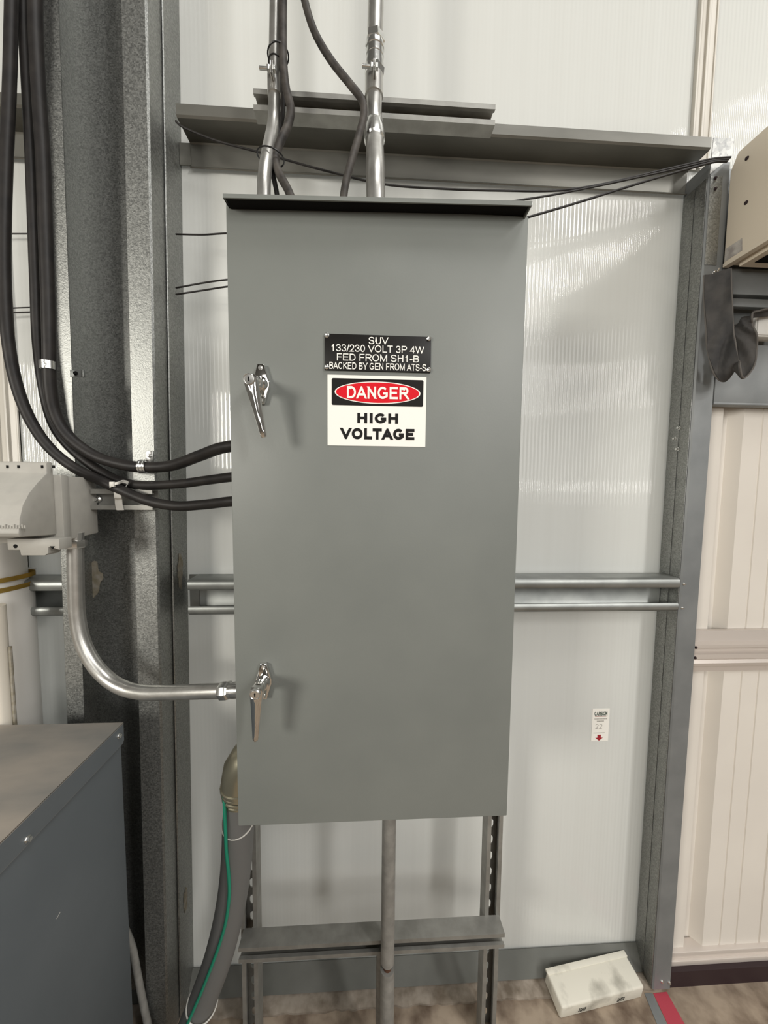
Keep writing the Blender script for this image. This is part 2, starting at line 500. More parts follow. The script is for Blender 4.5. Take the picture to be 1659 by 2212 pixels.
def lettering(name, parent, m, text, x0, x1, z0, z1, y, weight=0.13, depth=0.0004, gap=0.0):
    """sans-serif capitals facing the viewer (towards -Y), fitted into the given rectangle"""
    h = weight / 2
    cur = 0.0
    quads = bmesh.new()
    ks = 0
    for ch in text:
        if ch == ' ':
            cur += 0.39
            continue
        adv, lb_, rb_, strokes = GLYPHS[ch]
        extra = max(0, weight - 0.13) * (1.5 if ch in 'MW' else 1.0 if ch != 'I' else 1.0)
        adv += extra
        gl, gr_ = cur + lb_ + h, cur + adv - rb_ - h
        if ch == 'I':
            gl = gr_ = cur + adv / 2
        diag = ch in 'AVWKMNY/R'
        for st_ in strokes:
            pts = []
            for u, v in st_:
                vv = 0.0 if v == LO else 1.0 if v == HI else h + v * (1 - weight)
                uu = gl - h if u == ML else gr_ + h if u == MR else gl + u * (gr_ - gl)
                pts.append(Vector((uu, vv)))
            if diag and len(pts) < 6:
                for e, f_ in ((0, 1), (-1, -2)):
                    d = pts[e] - pts[f_]
                    if abs(d.x) > 1e-4 and abs(d.y) > 1e-4:
                        pts[e] = pts[e] + d.normalized() * weight * 0.9
            n_ = len(pts)
            closed = (pts[0] - pts[-1]).length < 1e-4 and n_ > 5
            L_, R_ = [], []
            for i in range(n_):
                a = pts[i] - pts[i - 1] if i else (pts[0] - pts[-2] if closed else None)
                b_ = pts[i + 1] - pts[i] if i < n_ - 1 else (pts[1] - pts[0] if closed else None)
                a = a.normalized() if a is not None else b_.normalized()
                b_ = b_.normalized() if b_ is not None else a
                n0, n1 = Vector((-a.y, a.x)), Vector((-b_.y, b_.x))
                mm = n0 + n1
                mm = mm / max(0.18, mm.length_squared / 2)
                L_.append(pts[i] + mm * h)
                R_.append(pts[i] - mm * h)
            lay = -0.00002 * ks
            ks += 1
            vl = [quads.verts.new((q.x, q.y, lay)) for q in L_]
            vr = [quads.verts.new((q.x, q.y, lay)) for q in R_]
            for i in range(n_ - 1):
                quads.faces.new((vl[i], vl[i + 1], vr[i + 1], vr[i]))
        cur += adv + gap
    for co_, no in (((0, 0, 0), (0, -1, 0)), ((0, 1, 0), (0, 1, 0))):
        bmesh.ops.bisect_plane(quads, geom=list(quads.verts) + list(quads.edges) + list(quads.faces), plane_co=co_, plane_no=no, clear_outer=True)
    xs = [v.co.x for v in quads.verts]
    ax, bx = min(xs), max(xs)
    r = bmesh.ops.extrude_face_region(quads, geom=list(quads.faces))
    for v in [g for g in r['geom'] if isinstance(g, bmesh.types.BMVert)]:
        v.co.z = 1.0
    for v in quads.verts:
        q = v.co.copy()
        v.co = Vector((x0 + (q.x - ax) / (bx - ax) * (x1 - x0), y + (depth if q.z > 0.5 else q.z), z0 + q.y * (z1 - z0)))
    bmesh.ops.recalc_face_normals(quads, faces=list(quads.faces))
    mb = MB()
    mb._merge(quads)
    return mb.build(name, m, parent, 30)


def screw(parent, name, p, n, r, m='zinc', h=0.004):
    mb = MB()
    p, n = Vector(p), Vector(n).normalized()
    mb.turned(p, n, [(0, r * 1.5), (h * 0.25, r * 1.5), (h * 0.3, r), (h, r), (h * 1.05, r * 0.7)], 6 if r > 0.0035 else 12)
    return mb.build(name, m, parent)


ZF = -0.012          # floor, a little below the worn concrete edge
YW = 1.08            # face of the translucent wall
YF = 1.0             # inner flange of the girts and of the jamb

# ------------------------------------------------------------------ the setting
f = MB()
f.box(-6.4, 0.992, -7, 1.02, -0.12, ZF)
f.box(0.992, 6.4, -7, 1.012, -0.12, ZF)
struct(f.build('floor', 'concrete'))
mb = MB()
# worn concrete step carrying the wall
n = 400
front = [(-6.4 + (0.992 + 6.4) * i / n) for i in range(n + 1)]
rnd = random.Random(3)
edge = [1.003 + rnd.uniform(-0.003, 0.004) for _ in front]
bmv = []
for x, y in zip(front, edge):
    bmv.append([mb.bm.verts.new((x, y - 0.006, -0.12)), mb.bm.verts.new((x, y, -0.006)), mb.bm.verts.new((x, y + 0.012, 0.0)), mb.bm.verts.new((x, 1.6, 0.0)), mb.bm.verts.new((x, 1.6, -0.12))])
for A, B in zip(bmv, bmv[1:]):
    for k in range(4):
        mb.bm.faces.new((A[k], B[k], B[k + 1], A[k + 1]))
bmesh.ops.recalc_face_normals(mb.bm, faces=list(mb.bm.faces))
struct(mb.build('trim_1', 'curb'))

mb = MB()
mb.box(-6.4, 0.955, YW, YW + 0.016, 0.03, 2.50)
mb.box(-6.4, 6.4, YW, YW + 0.016, 2.50, 9.0)
struct(mb.build('wall_back', 'panel'))

# profiled steel sheet right of the jamb
mb = MB()
line, x = [], 0.985
Yd, Yo = 1.075, 1.045
prof = [(0.0, Yo), (0.028, Yo), (0.030, Yo + 0.004), (0.034, Yo + 0.004), (0.036, Yo), (0.083, Yo), (0.090, Yd), (0.128, Yd), (0.150, Yo), (0.205, Yo), (0.207, Yo + 0.003), (0.211, Yo + 0.003), (0.213, Yo), (0.262, Yo), (0.264, Yo + 0.003), (0.268, Yo + 0.003), (0.270, Yo), (0.315, Yo)]
while x < 6.1:
    line += [(x + a, y) for a, y in prof]
    x += 0.318
mb.fold(line, 0.0015, 'Z', 0.07, 1.95)
struct(mb.build('wall_right', 'creamw', None, 20))
mb = MB()
mb.box(0.99, 6.4, 1.03, 1.07, 0.045, 0.078, 0.003)
mb.box(0.99, 6.4, 1.022, 1.034, 0.041, 0.058, 0.002)
struct(mb.build('trim_2', 'rail'))
mb = MB()
mb.box(0.99, 6.4, 1.008, 1.10, ZF - 0.02, 0.0425)
struct(mb.build('trim_3', 'oxide'))
# steel head over the sheet
zt = at(1600, 872, YF).z
mb = MB()
mb.box(0.992, 6.4, 1.0, 1.006, zt, zt + 0.165, 0.002)
mb.box(0.992, 6.4, 1.0, 1.03, zt - 0.004, zt + 0.004, 0.002)
mb.box(0.992, 6.4, 1.03, 1.043, zt + 0.10, 2.5)
mb.box(0.992, 6.4, 0.99, 1.006, zt + 0.262, zt + 0.285, 0.003)
mb.box(0.992, 6.4, 1.0, 1.03, zt + 0.30, zt + 0.37, 0.003)
struct(mb.build('trim_4', 'jamb'))
# base channel under the translucent panel
mb = MB()
mb.fold([(1.0745, 0.063), (1.040, 0.003)], 0.003, 'X', -6.4, 0.928)
struct(mb.build('baseboard_back', 'base'))
# joint profile between panels at upper right, and its neighbour at far left
def joint(xc, z0, z1, nm):
    mb = MB()
    mb.box(xc - 0.027, xc + 0.027, YW - 0.006, YW, z0, z1, 0.0015)
    mb.box(xc - 0.006, xc + 0.002, YW - 0.012, YW - 0.004, z0, z1, 0.001)
    mb.box(xc - 0.030, xc - 0.024, YW - 0.012, YW, z0, z1, 0.001)
    mb.box(xc + 0.022, xc + 0.027, YW - 0.009, YW, z0, z1, 0.001)
    return struct(mb.build(nm, 'joint'))
joint(at(1520, 150, YW).x, 2.53, 9.0, 'trim_5')
joint(at(22, 900, YW).x, 0.14, 2.5, 'trim_6')
# rest of the shed, behind the viewer
mb = MB()
mb.box(-6.5, 6.5, -7.1, -7.0, -0.1, 9.1)
struct(mb.build('wall_front', 'rear'))
struct(MB().box(-6.5, -6.4, -7.0, 1.6, -0.1, 9.1).build('wall_left', 'rear'))
struct(MB().box(6.4, 6.5, -7.0, 1.6, -0.1, 9.1).build('wall_right', 'rear'))
struct(MB().box(-6.5, 6.5, -7.0, 1.6, 9.0, 9.1).build('ceiling', 'rear'))

# ------------------------------------------------------------------ steel frame
# column: two lipped channels back to back
def lean(v):
    return Vector((v.x + 0.0135 * (v.z - 1.6), v.y, v.z))
col = thing('steel_column', (-0.65, 1.0, 0), 'tall galvanised lipped steel column left of the grey cabinet', 'column')
XL, XR = -0.772, -0.532
mb = MB()
YM = 1.055
mb.fold([(XL + 0.045, 0.951), (XL + 0.003, 0.951), (XL, 0.954), (XL, YM), (XR + 0.003, YM), (XR + 0.006, YM - 0.003), (XR + 0.0045, 1.004), (XR + 0.0005, 0.955), (XR - 0.003, 0.951), (XR - 0.055, 0.951)], 0.0025, 'Z', 0.0, 5.0)
mb.xform(lean).build('front_channel', 'galv', col, 25)
mb = MB()
mb.fold([(XL + 0.045, 1.078), (XL, 1.078), (XL, 1.058), (XR + 0.006, 1.058), (XR + 0.009, 1.078), (XR - 0.055, 1.078)], 0.0025, 'Z', 0.0, 5.0)
mb.fold([(XR + 0.0078, 1.0042), (XR + 0.010, 1.0052), (XR + 0.0112, 1.012), (XR + 0.0125, 1.079)], 0.002, 'Z', 0.0, 5.0)
mb.xform(lean).build('rear_channel', 'galv', col, 25)
# scraped-off label residues
def blot(c, w, h, axis, seed):
    r2 = random.Random(seed)
    P = []
    for i in range(22):
        a = 2 * math.pi * i / 22
        k = 0.75 + 0.4 * r2.random()
        P.append((c[0] + w * k * math.cos(a), c[1] + h * k * math.sin(a)))
    return P
def side_blot(py, seed, half, h):
    z = at(380, py, 1.02).z
    P = blot((1.036, z), half, h, 'X', seed)
    fx = lambda y: XR + 0.0128 + (y - 1.012) * (0.0013 / 0.067)
    A = [(fx(y) + 0.0004, y, z_) for y, z_ in P]
    B = [(fx(y) + 0.0012, y, z_) for y, z_ in P]
    MB().loft(A, B).xform(lean).build('label_residue', 'residue', col)
side_blot(1235, 1, 0.014, 0.050)
side_blot(1960, 5, 0.010, 0.040)
c0 = at(205, 1250, YM)
mb = MB()
mb.prism(blot((c0.x + 0.003, c0.z), 0.022, 0.05, 'Y', 2), 'Y', YM - 0.0020, YM - 0.0014)
mb.xform(lean).build('label_residue', 'residue', col)
# upper girts: Z sections under the upper panel
def zgirt(x0, x1, label):
    mb = MB()
    z = EYE.z + 0.9205
    mb.fold([(1.004, z + 0.021), (0.9985, z + 0.025), (0.9985, z + 0.003), (1.002, z), (1.066, z), (1.0695, z - 0.004), (1.0735, z - 0.058), (1.066, z - 0.066)], 0.003, 'X', x0, x1)
    if x0 > -1:
        mb.box(x0 - 0.028, x0 + 0.001, 1.068, 1.0715, z - 0.058, z - 0.002)
    return tag(mb.build('wall_girt', 'girt', None, 28), label, 'girt')
zgirt(-0.478, 0.928, 'upper horizontal steel girt running behind the conduits above the cabinet')
zgirt(-3.5, -0.765, 'upper horizontal steel girt at left edge behind the black cables')

def cgirt(x0, x1, label):
    zt_ = at(1200, 1251, YF).z
    h = zt_ - at(1200, 1321, YF).z
    mb = MB()
    L = [(1.002, zt_ - 0.026), (0.9985, zt_ - 0.022), (0.9985, zt_ - 0.006), (1.004, zt_), (1.066, zt_), (1.069, zt_ - 0.003), (1.069, zt_ - h + 0.003), (1.066, zt_ - h), (1.004, zt_ - h), (0.9985, zt_ - h + 0.006), (0.9985, zt_ - h + 0.018), (1.002, zt_ - h + 0.022)]
    mb.fold(L, 0.003, 'X', x0, x1)
    if x0 > -1:
        mb.box(x0 - 0.028, x0 + 0.001, 1.0675, 1.0705, zt_ - h, zt_)
    return tag(mb.build('wall_girt', 'galv_plain', None, 50), label, 'girt')
cgirt(-0.484, 0.926, 'lower open channel girt passing behind the grey cabinet at mid height')
cgirt(-3.5, -0.788, 'lower open channel girt between white pipe and column at left')

# jamb post
jb = thing('jamb_post', (0.96, 1.04, 0), 'grey steel jamb post between translucent panel and cream ribbed sheet', 'post')
mb = MB()
mb.fold([(0.945, 1.078), (0.932, 1.078), (0.931, 1.0745), (0.931, 1.0025), (0.934, 1.0), (0.986, 1.0), (0.989, 1.003), (0.989, 1.078), (0.975, 1.078)], 0.003, 'Z', 0.0, 2.49)
mb.build('post', 'jamb', jb, 25)
mb = MB()
mb.box(0.9275, 0.9293, 1.003, 1.0365, 0.0, 2.45, 0.0008)
mb.box(0.9275, 0.9293, 1.0385, 1.076, 0.0, 2.45, 0.0008)
mb.build('side_liner', 'galv', jb, 25)
pa = at(1540, 300, 0.985)
mb = MB()
pq = [at(*q) for q in ((1541, 298, 0.9965), (1585, 300, 0.9965), (1583, 335, 0.9965), (1556, 358, 0.9965), (1533, 376, 0.9965))]
mb.prism([(q.x, q.z) for q in pq], 'Y', 0.9955, 0.9975)
mb.build('clip_plate', 'crystal', jb)
mb = MB()
mb.box(0.933, 0.968, 0.997, 0.9985, 2.22, 2.452, 0.001)
mb.build('clip_plate', 'galv', jb)
for px, py in ((1545, 385), (1545, 408)):
    p = at(px, py, 0.9965)
    screw(jb, 'screw', (max(0.939, min(0.968, p.x)), 0.9965, p.z), (0, -1, 0), 0.0028, 'oxide')
for px, py in ((1476, 1261), (1472, 1313)):
    p = at(px, py, 0.9985)
    screw(jb, 'screw', (0.939, 0.9985, p.z), (0, -1, 0), 0.003)
for py, dy in ((924, 0.0), (946, 0.012), (970, 0.0)):
    p = at(1465, py, 1.035)
    screw(jb, 'screw', (0.9275, 1.036 + dy, p.z), (-1, 0, 0), 0.0035, 'zinc', 0.008)
for px, py in ((1430, 2120), (1447, 2122)):
    p = at(px, py, 0.9985)
    screw(jb, 'screw', (max(0.94, min(0.983, p.x)), 0.9985, max(0.02, p.z)), (0, -1, 0), 0.0035)

# strut channels ------------------------------------------------------------
def strut_h(name, x0, x1, y0, y1, z0, z1, label):
    lip = 0.0085
    t = 0.0025
    mb = MB()
    mb.fold([(y0 + 0.007, z1 - lip), (y0, z1 - lip), (y0, z1), (y1, z1), (y1, z0), (y0, z0), (y0, z0 + lip), (y0 + 0.007, z0 + lip)], t, 'X', x0, x1)
    return tag(mb.build(name, 'strut', None, 25), label, 'strut')
a, b = at(547, 193, 0.882), at(1070, 230, 0.882)
strut_h('strut_channel', a.x, b.x, 0.882, 0.912, a.z - 0.042, a.z + 0.0, 'short grey strut channel above the cabinet, fixed across both conduits')
a, b = at(515, 2045, 0.88), at(1090, 2020, 0.88)
zs = (a.z + b.z) / 2
strut_h('strut_channel', a.x, b.x, 0.88, 0.921, zs - 0.041, zs, 'long grey strut channel lying across both slotted uprights near the floor')

def strut_v(x0, x1, label):
    """upright: channel open to the front, with slots through its back"""
    y0, y1, z0, z1, t, lip = 0.923, 0.964, ZF, 1.62, 0.0025, 0.0085
    root = thing('slotted_strut', ((x0 + x1) / 2, 0.94, 0), label, 'strut')
    mb = MB()
    mb.fold([(x0 + lip, y1 - 0.002), (x0, y1 - 0.002), (x0, y0), (x0 + lip, y0), (x0 + lip, y0 + 0.007)], t, 'Z', z0, z1)
    mb.fold([(x1 - lip, y1 - 0.002), (x1, y1 - 0.002), (x1, y0), (x1 - lip, y0), (x1 - lip, y0 + 0.007)], t, 'Z', z0, z1)
    mb.build('channel_sides', 'strut', root, 25)
    mb = MB()
    xa, xb = x0 + 0.0105, x1 - 0.0105
    mb.box(x0, xa, y1 - t, y1, z0, z1)
    mb.box(xb, x1, y1 - t, y1, z0, z1)
    z = z0
    r = (xb - xa) / 2
    while z < z1:
        # web between slots, with rounded slot ends
        c = (xa + xb) / 2
        zlo, zhi = z, min(z + 0.021 + 2 * r * 0, z1)
        P = [(xa, zlo - r), *[(c + r * math.cos(math.pi - math.pi * i / 8), zlo - r + r * math.sin(math.pi - math.pi * i / 8)) for i in range(1, 8)], (xb, zlo - r), (xb, zhi + r), *[(c + r * math.cos(math.pi * i / 8), zhi + r - r * math.sin(math.pi * i / 8)) for i in range(1, 8)], (xa, zhi + r)]
        mb.prism(P, 'Y', y1 - t, y1)
        z += 0.0505
    mb.build('slotted_back', 'strut', root, 25)
    return root
def xatz(px, py, Y):
    return at(px, py, Y).x
xr1 = xatz(563, 1900, 0.963)
xr0 = xatz(1040, 1880, 0.963)
strut_v(xr1 - 0.041, xr1, 'slotted grey strut upright under cabinet beside the grey flexible conduit')
strut_v(xr0, xr0 + 0.041, 'slotted grey strut upright under the right side of the cabinet')

# ------------------------------------------------------------------ the cabinet
X0, X1 = -0.239, 0.286
ZB, ZT = EYE.z - 0.652, EYE.z + 0.479
YD = 0.66
cab = thing('electrical_cabinet', (0.02, 0.76, ZB), 'tall grey steel electrical cabinet with two chrome handles and danger sign', 'cabinet')
mb = MB()
mb.box(X0 + 0.006, X1 - 0.006, YD + 0.022, 0.878, ZB + 0.010, ZT - 0.030, 0.003)
mb.build('body', 'grey', cab)
mb = MB()
mb.box(X0, X1, YD, YD + 0.0215, ZB, ZT, 0.0022, 2)
mb.build('door', 'grey', cab)
# drip hood
mb = MB()
YL = 0.632
la, lb = at(481, 418, YL), at(481, 427, YL)
ra, rb = at(1150, 434, YL), at(1150, 444, YL)
zbk = ZT + 0.0045
def hp(top, bot, x):
    return [(x, YL, top.z), (x, YL, bot.z), (x, YL + 0.0025, bot.z), (x, YL + 0.0025, top.z - 0.002), (x, 0.72, top.z + 0.006), (x, 0.881, top.z + 0.018), (x, 0.881, top.z + 0.0205), (x, 0.72, top.z + 0.0085)]
mb.loft(hp(la, lb, la.x), hp(ra, rb, ra.x))
for top, bot, x in ((la, lb, la.x), (ra, rb, ra.x - 0.002)):
    A = [(x, YL + 0.001, top.z - 0.001), (x, YL + 0.001, bot.z), (x, YD + 0.02, ZT - 0.006 if x > 0 else ZT - 0.001), (x, 0.88, ZT - 0.006), (x, 0.88, top.z + 0.0185), (x, 0.72, top.z + 0.006)]
    B = [(q[0] + 0.002, q[1], q[2]) for q in A]
    mb.loft(A, B)
mb.build('drip_hood', 'grey', cab, 25)
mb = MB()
def shade_profile(x, top):
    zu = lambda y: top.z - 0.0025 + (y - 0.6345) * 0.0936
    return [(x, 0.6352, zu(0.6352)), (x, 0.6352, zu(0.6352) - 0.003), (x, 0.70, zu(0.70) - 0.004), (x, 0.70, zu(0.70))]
mb.loft(shade_profile(la.x + 0.003, la), shade_profile(ra.x - 0.004, ra))
mb.build('hood_shade_strip', 'dark', cab, 25)  # black strip added as the dark shade between hood lip and door top

def handle(pc, head, tip, label):
    """pc: centre of the escutcheon on the door, head/tip: the lever's ends, in front of it"""
    lever = MB()
    d = tip - head
    L = d.length
    ax = d.normalized()
    side = ax.cross(Vector((0, 1, 0))).normalized()
    out = side.cross(ax).normalized()
    if out.y > 0:
        out = -out
    b = lever.bm
    rows = []
    for t, w, h in ((-0.10, 0.0045, 0.004), (-0.085, 0.0075, 0.006), (-0.04, 0.0098, 0.0068), (0.0, 0.0105, 0.007), (0.08, 0.0102, 0.007), (0.25, 0.0088, 0.0065), (0.55, 0.0070, 0.0056), (0.88, 0.0052, 0.0046), (0.97, 0.0046, 0.0042), (1.0, 0.0030, 0.003)):
        c = head + d * t
        cr_ = h if 0.05 < t < 0.96 else h * 0.75
        rows.append([b.verts.new(c + side * (-w) + out * (-h)), b.verts.new(c + side * w + out * (-h)), b.verts.new(c + side * w + out * h * 0.35), b.verts.new(c + side * (w * 0.55) + out * h * 0.9), b.verts.new(c + out * cr_ * 1.15), b.verts.new(c - side * (w * 0.55) + out * h * 0.9), b.verts.new(c - side * w + out * h * 0.35)])
    for A, B in zip(rows, rows[1:]):
        for k in range(7):
            b.faces.new((A[k], A[(k + 1) % 7], B[(k + 1) % 7], B[k]))
    b.faces.new(rows[0][::-1])
    b.faces.new(rows[-1])
    bmesh.ops.recalc_face_normals(b, faces=list(b.faces))
    lv = lever.build('handle', 'chrome', cab, 28)
    lv['label'] = label
    # lock plug
    mb = MB()
    mb.turned(head + out * 0.005, out, [(0, 0.0092), (0.004, 0.0092), (0.005, 0.0082), (0.0042, 0.0074), (0.0046, 0.0070), (0.0050, 0.0)], 28)
    mb.build('lock_cylinder', 'zinc', lv)
    mb = MB()
    kp = head + out * 0.0101
    mb.box(kp.x - 0.0008, kp.x + 0.0008, kp.y - 0.0002, kp.y + 0.001, kp.z - 0.0034, kp.z + 0.0034)
    mb.turned(kp + Vector((0, 0.0005, 0.0012)), (0, -1, 0), [(0, 0.0014), (0.0008, 0.0014)], 12)
    mb.build('keyhole', 'dark', lv)
    # escutcheon: pointed plate on the door with two screws, and the round hub
    mb = MB()
    P = [(-0.0055, 0.034), (0.0055, 0.034), (0.0105, 0.016), (0.0145, 0.004), (0.0145, -0.004), (0.0105, -0.016), (0.0055, -0.034), (-0.0055, -0.034), (-0.0105, -0.016), (-0.0145, -0.004), (-0.0145, 0.004), (-0.0105, 0.016)]
    mb.prism([(pc.x + x, pc.z + z) for x, z in P], 'Y', YD - 0.0085, YD, 0.0018)
    mb.build('escutcheon', 'chrome', lv, 28)
    mb = MB()
    hubdir = (head - out * 0.006) - Vector((pc.x, YD - 0.008, pc.z))
    mb.turned((pc.x, YD - 0.008, pc.z), hubdir, [(0, 0.0128), (hubdir.length * 0.35, 0.0125), (hubdir.length * 0.38, 0.0108), (hubdir.length * 0.7, 0.0105), (hubdir.length * 0.74, 0.0095), (hubdir.length, 0.0092)], 28)
    mb.build('hub', 'chrome', lv, 28)
    for s in (-1, 1):
        screw(lv, 'screw', (pc.x, YD - 0.0085, pc.z + s * 0.0275), (0, -1, 0), 0.0026, 'zinc', 0.0015)
    return lv
pc = at(566, 832, YD)
hd = Vector((pc.x, 0.604, at(541, 821, 0.604).z))
hd.x = at(541, 821, 0.604).x
handle(pc, hd, at(570, 945, 0.612), 'upper chrome lever handle with key lock')
pc = at(572, 1468, YD)
handle(pc, at(554, 1494, 0.606), at(552, 1600, 0.610), 'lower chrome lever handle with key lock')

# engraved name plate
def rect(px0, py0, px1, py1, Y):
    A, B = at(px0, py0, Y), at(px1, py1, Y)
    return A.x, B.x, B.z, A.z
yp = YD - 0.003
xa, _, _, za = rect(701, 720, 701, 799, yp)
zb_ = at(701, 799, yp).z
xb = at(931, 760, yp).x
mb = MB()
mb.box(xa, xb, yp, YD, zb_, za, 0.0006)
pl = mb.build('nameplate', 'plateb', cab)
def frac(u0, u1, v0, v1):
    w, h = xb - xa, za - zb_
    return xa + u0 * w, xa + u1 * w, za - v1 * h, za - v0 * h
for txt, u0, u1, v0, v1, wt in (('SUV', .41, .597, .06, .255, .125), ('133/230 VOLT 3P 4W', .065, .935, .285, .48, .125), ('FED FROM SH1-B', .115, .885, .535, .73, .125), ('BACKED BY GEN FROM ATS-S', .045, .955, .775, .965, .135)):
    lettering('lettering', pl, 'letter', txt, *frac(u0, u1, v0, v1), yp - 0.0004, wt, 0.0008)
for u, v in ((.022, .055), (.978, .055), (.02, .92), (.98, .92)):
    x, _, z, _ = frac(u, u, v, v)
    mb = MB()
    mb.turned((x, yp - 0.0002, z), (0, -1, 0), [(0, 0.0042), (0.0012, 0.0042), (0.002, 0.0030), (0.0016, 0.0016), (0.0012, 0.0)], 16)
    mb.build('rivet', 'zinc', pl)

# danger sign
ys = YD - 0.0008
xa, xb = at(707.5, 890, ys).x, at(920, 890, ys).x
za, zb_ = at(708, 809, ys).z, at(707, 962, ys).z
mb = MB()
mb.box(xa, xb, ys, YD, zb_, za)
sg = mb.build('danger_sign', 'sticker', cab)
def rrect(u0, u1, v0, v1, r, k=6):
    x0, x1, z0, z1 = frac(u0, u1, v0, v1)
    P = []
    for cx, cz, a0 in ((x1 - r, z1 - r, 0), (x0 + r, z1 - r, 90), (x0 + r, z0 + r, 180), (x1 - r, z0 + r, 270)):
        P += [(cx + r * math.cos(math.radians(a0 + 90 * i / k)), cz + r * math.sin(math.radians(a0 + 90 * i / k))) for i in range(k + 1)]
    return P
def ell(u0, u1, v0, v1):
    x0, x1, z0, z1 = frac(u0, u1, v0, v1)
    return [((x0 + x1) / 2 + (x1 - x0) / 2 * math.cos(2 * math.pi * i / 72), (z0 + z1) / 2 + (z1 - z0) / 2 * math.sin(2 * math.pi * i / 72)) for i in range(72)]
MB().prism(rrect(.042, .97, .047, .425, .003), 'Y', ys - 0.0003, ys).build('black_panel', 'signblack', sg)
MB().prism(ell(.072, .94, .083, .396), 'Y', ys - 0.0006, ys - 0.0003).build('white_border', 'sticker', sg)
MB().prism(ell(.085, .927, .096, .383), 'Y', ys - 0.0009, ys - 0.0006).build('red_oval', 'signred', sg)
lettering('lettering', sg, 'sticker', 'DANGER', *frac(.195, .83, .155, .327), ys - 0.0013, 0.185, 0.0004)
lettering('lettering', sg, 'signblack', 'HIGH', *frac(.30, .715, .53, .675), ys - 0.0004, 0.27, 0.0004)
lettering('lettering', sg, 'signblack', 'VOLTAGE', *frac(.122, .885, .745, .905), ys - 0.0004, 0.27, 0.0004)

# ------------------------------------------------------------------ conduits above the cabinet
def hexnut(mb, p, axis, r, h):
    mb.turned(p, axis, [(0, r * 0.9), (h * 0.15, r), (h * 0.85, r), (h, r * 0.9)], 6)

def strut_clamp(parent, p, axis, r, boltz):
    """two strap halves round the pipe, pinched by a bolt pointing left"""
    mb = MB()
    mb.turned(p, axis, [(-0.020, r + 0.0005), (-0.020, r + 0.0028), (0.020, r + 0.0028), (0.020, r + 0.0005)], 24)
    mb.box(p.x - 0.003, p.x - 0.0005, p.y - r - 0.020, p.y - r + 0.003, p.z - 0.006, p.z + 0.018, 0.0008)
    mb.box(p.x + 0.0005, p.x + 0.003, p.y - r - 0.020, p.y - r + 0.003, p.z - 0.006, p.z + 0.018, 0.0008)
    c = mb.build('strut_clamp', 'emt', parent)
    mb = MB()
    q = Vector((p.x, p.y - r - 0.013, p.z + 0.008))
    mb.turned(q + Vector((-0.026, 0, 0)), (1, 0, 0), [(0, 0.0034), (0.034, 0.0034)], 12)
    hexnut(mb, q + Vector((-0.0095, 0, 0)), (1, 0, 0), 0.0072, 0.006)
    hexnut(mb, q + Vector((0.003, 0, 0)), (1, 0, 0), 0.0072, 0.005)
    mb.build('bolt', 'zinc', c)

ltop = at(596, -120, 0.867)
lcon = thing('conduit', at(571, 440, 0.785), 'narrow bright steel conduit entering cabinet top at left, with offset bend', 'conduit')
P = [at(597, -420, 0.867), at(596, -100, 0.867), at(596, 0, 0.867), at(594, 120, 0.867), at(593, 230, 0.866), at(590, 275, 0.858), at(578, 335, 0.812), at(571, 385, 0.79), at(570, 445, 0.785), at(570, 500, 0.785)]
MB().tube(P, 0.0133, 24, smooth=8).build('pipe', 'emt', lcon)
strut_clamp(lcon, at(594, 187, 0.867), (0, 0, 1), 0.0133, 0)
rcon = thing('conduit', at(811, 440, 0.79), 'thicker steel conduit with chrome couplings entering cabinet top near its middle', 'conduit')
P = [at(814, -420, 0.862), at(812, -100, 0.862), at(812, 0, 0.862), at(809, 120, 0.862), at(808, 235, 0.862), at(808, 268, 0.858)]
MB().tube(P, 0.0173, 24, smooth=6).build('pipe', 'emt', rcon)
P = [at(808, 262, 0.858), at(809, 300, 0.845), at(811, 360, 0.80), at(811, 400, 0.788), at(811, 450, 0.785), at(811, 500, 0.785)]
MB().tube(P, 0.0192, 24, smooth=6).build('pipe', 'emt', rcon)
# compression coupling: sleeve with ribs, a hex nut at each end
def along(pa, pb, prof, name, m, parent, seg=24):
    mb = MB()
    d = pb - pa
    mb.turned(pa, d, [(t * d.length, r) for t, r in prof], seg)
    return mb.build(name, m, parent, 30)
pt, pb = at(810, 96, 0.862), at(809, 152, 0.862)
along(pt, pb, [(0, .0178), (0, .0195), (.08, .0205), (.22, .0205), (.25, .0192), (.45, .0192), (.47, .0200), (.53, .0200), (.55, .0192), (.75, .0192), (.78, .0205), (1, .0205), (1, .0178)], 'coupling_sleeve', 'zinc', rcon)
along(at(810, 76, 0.862), at(810, 98, 0.862), [(0, .018), (.1, .0205), (.85, .0225), (1, .020)], 'compression_nut', 'zinc', rcon, 6)
along(at(809, 148, 0.862), at(809, 168, 0.862), [(0, .020), (.15, .0225), (.9, .0205), (1, .018)], 'compression_nut', 'zinc', rcon, 6)
along(at(808, 266, 0.858), at(809, 306, 0.842), [(0, .018), (.05, .0195), (.35, .0195), (.4, .022), (.7, .0232), (.92, .0225), (1, .0195)], 'coupling_sleeve', 'zinc', rcon, 24)
strut_clamp(rcon, at(808, 187, 0.862), (0, 0, 1), 0.0173, 0)

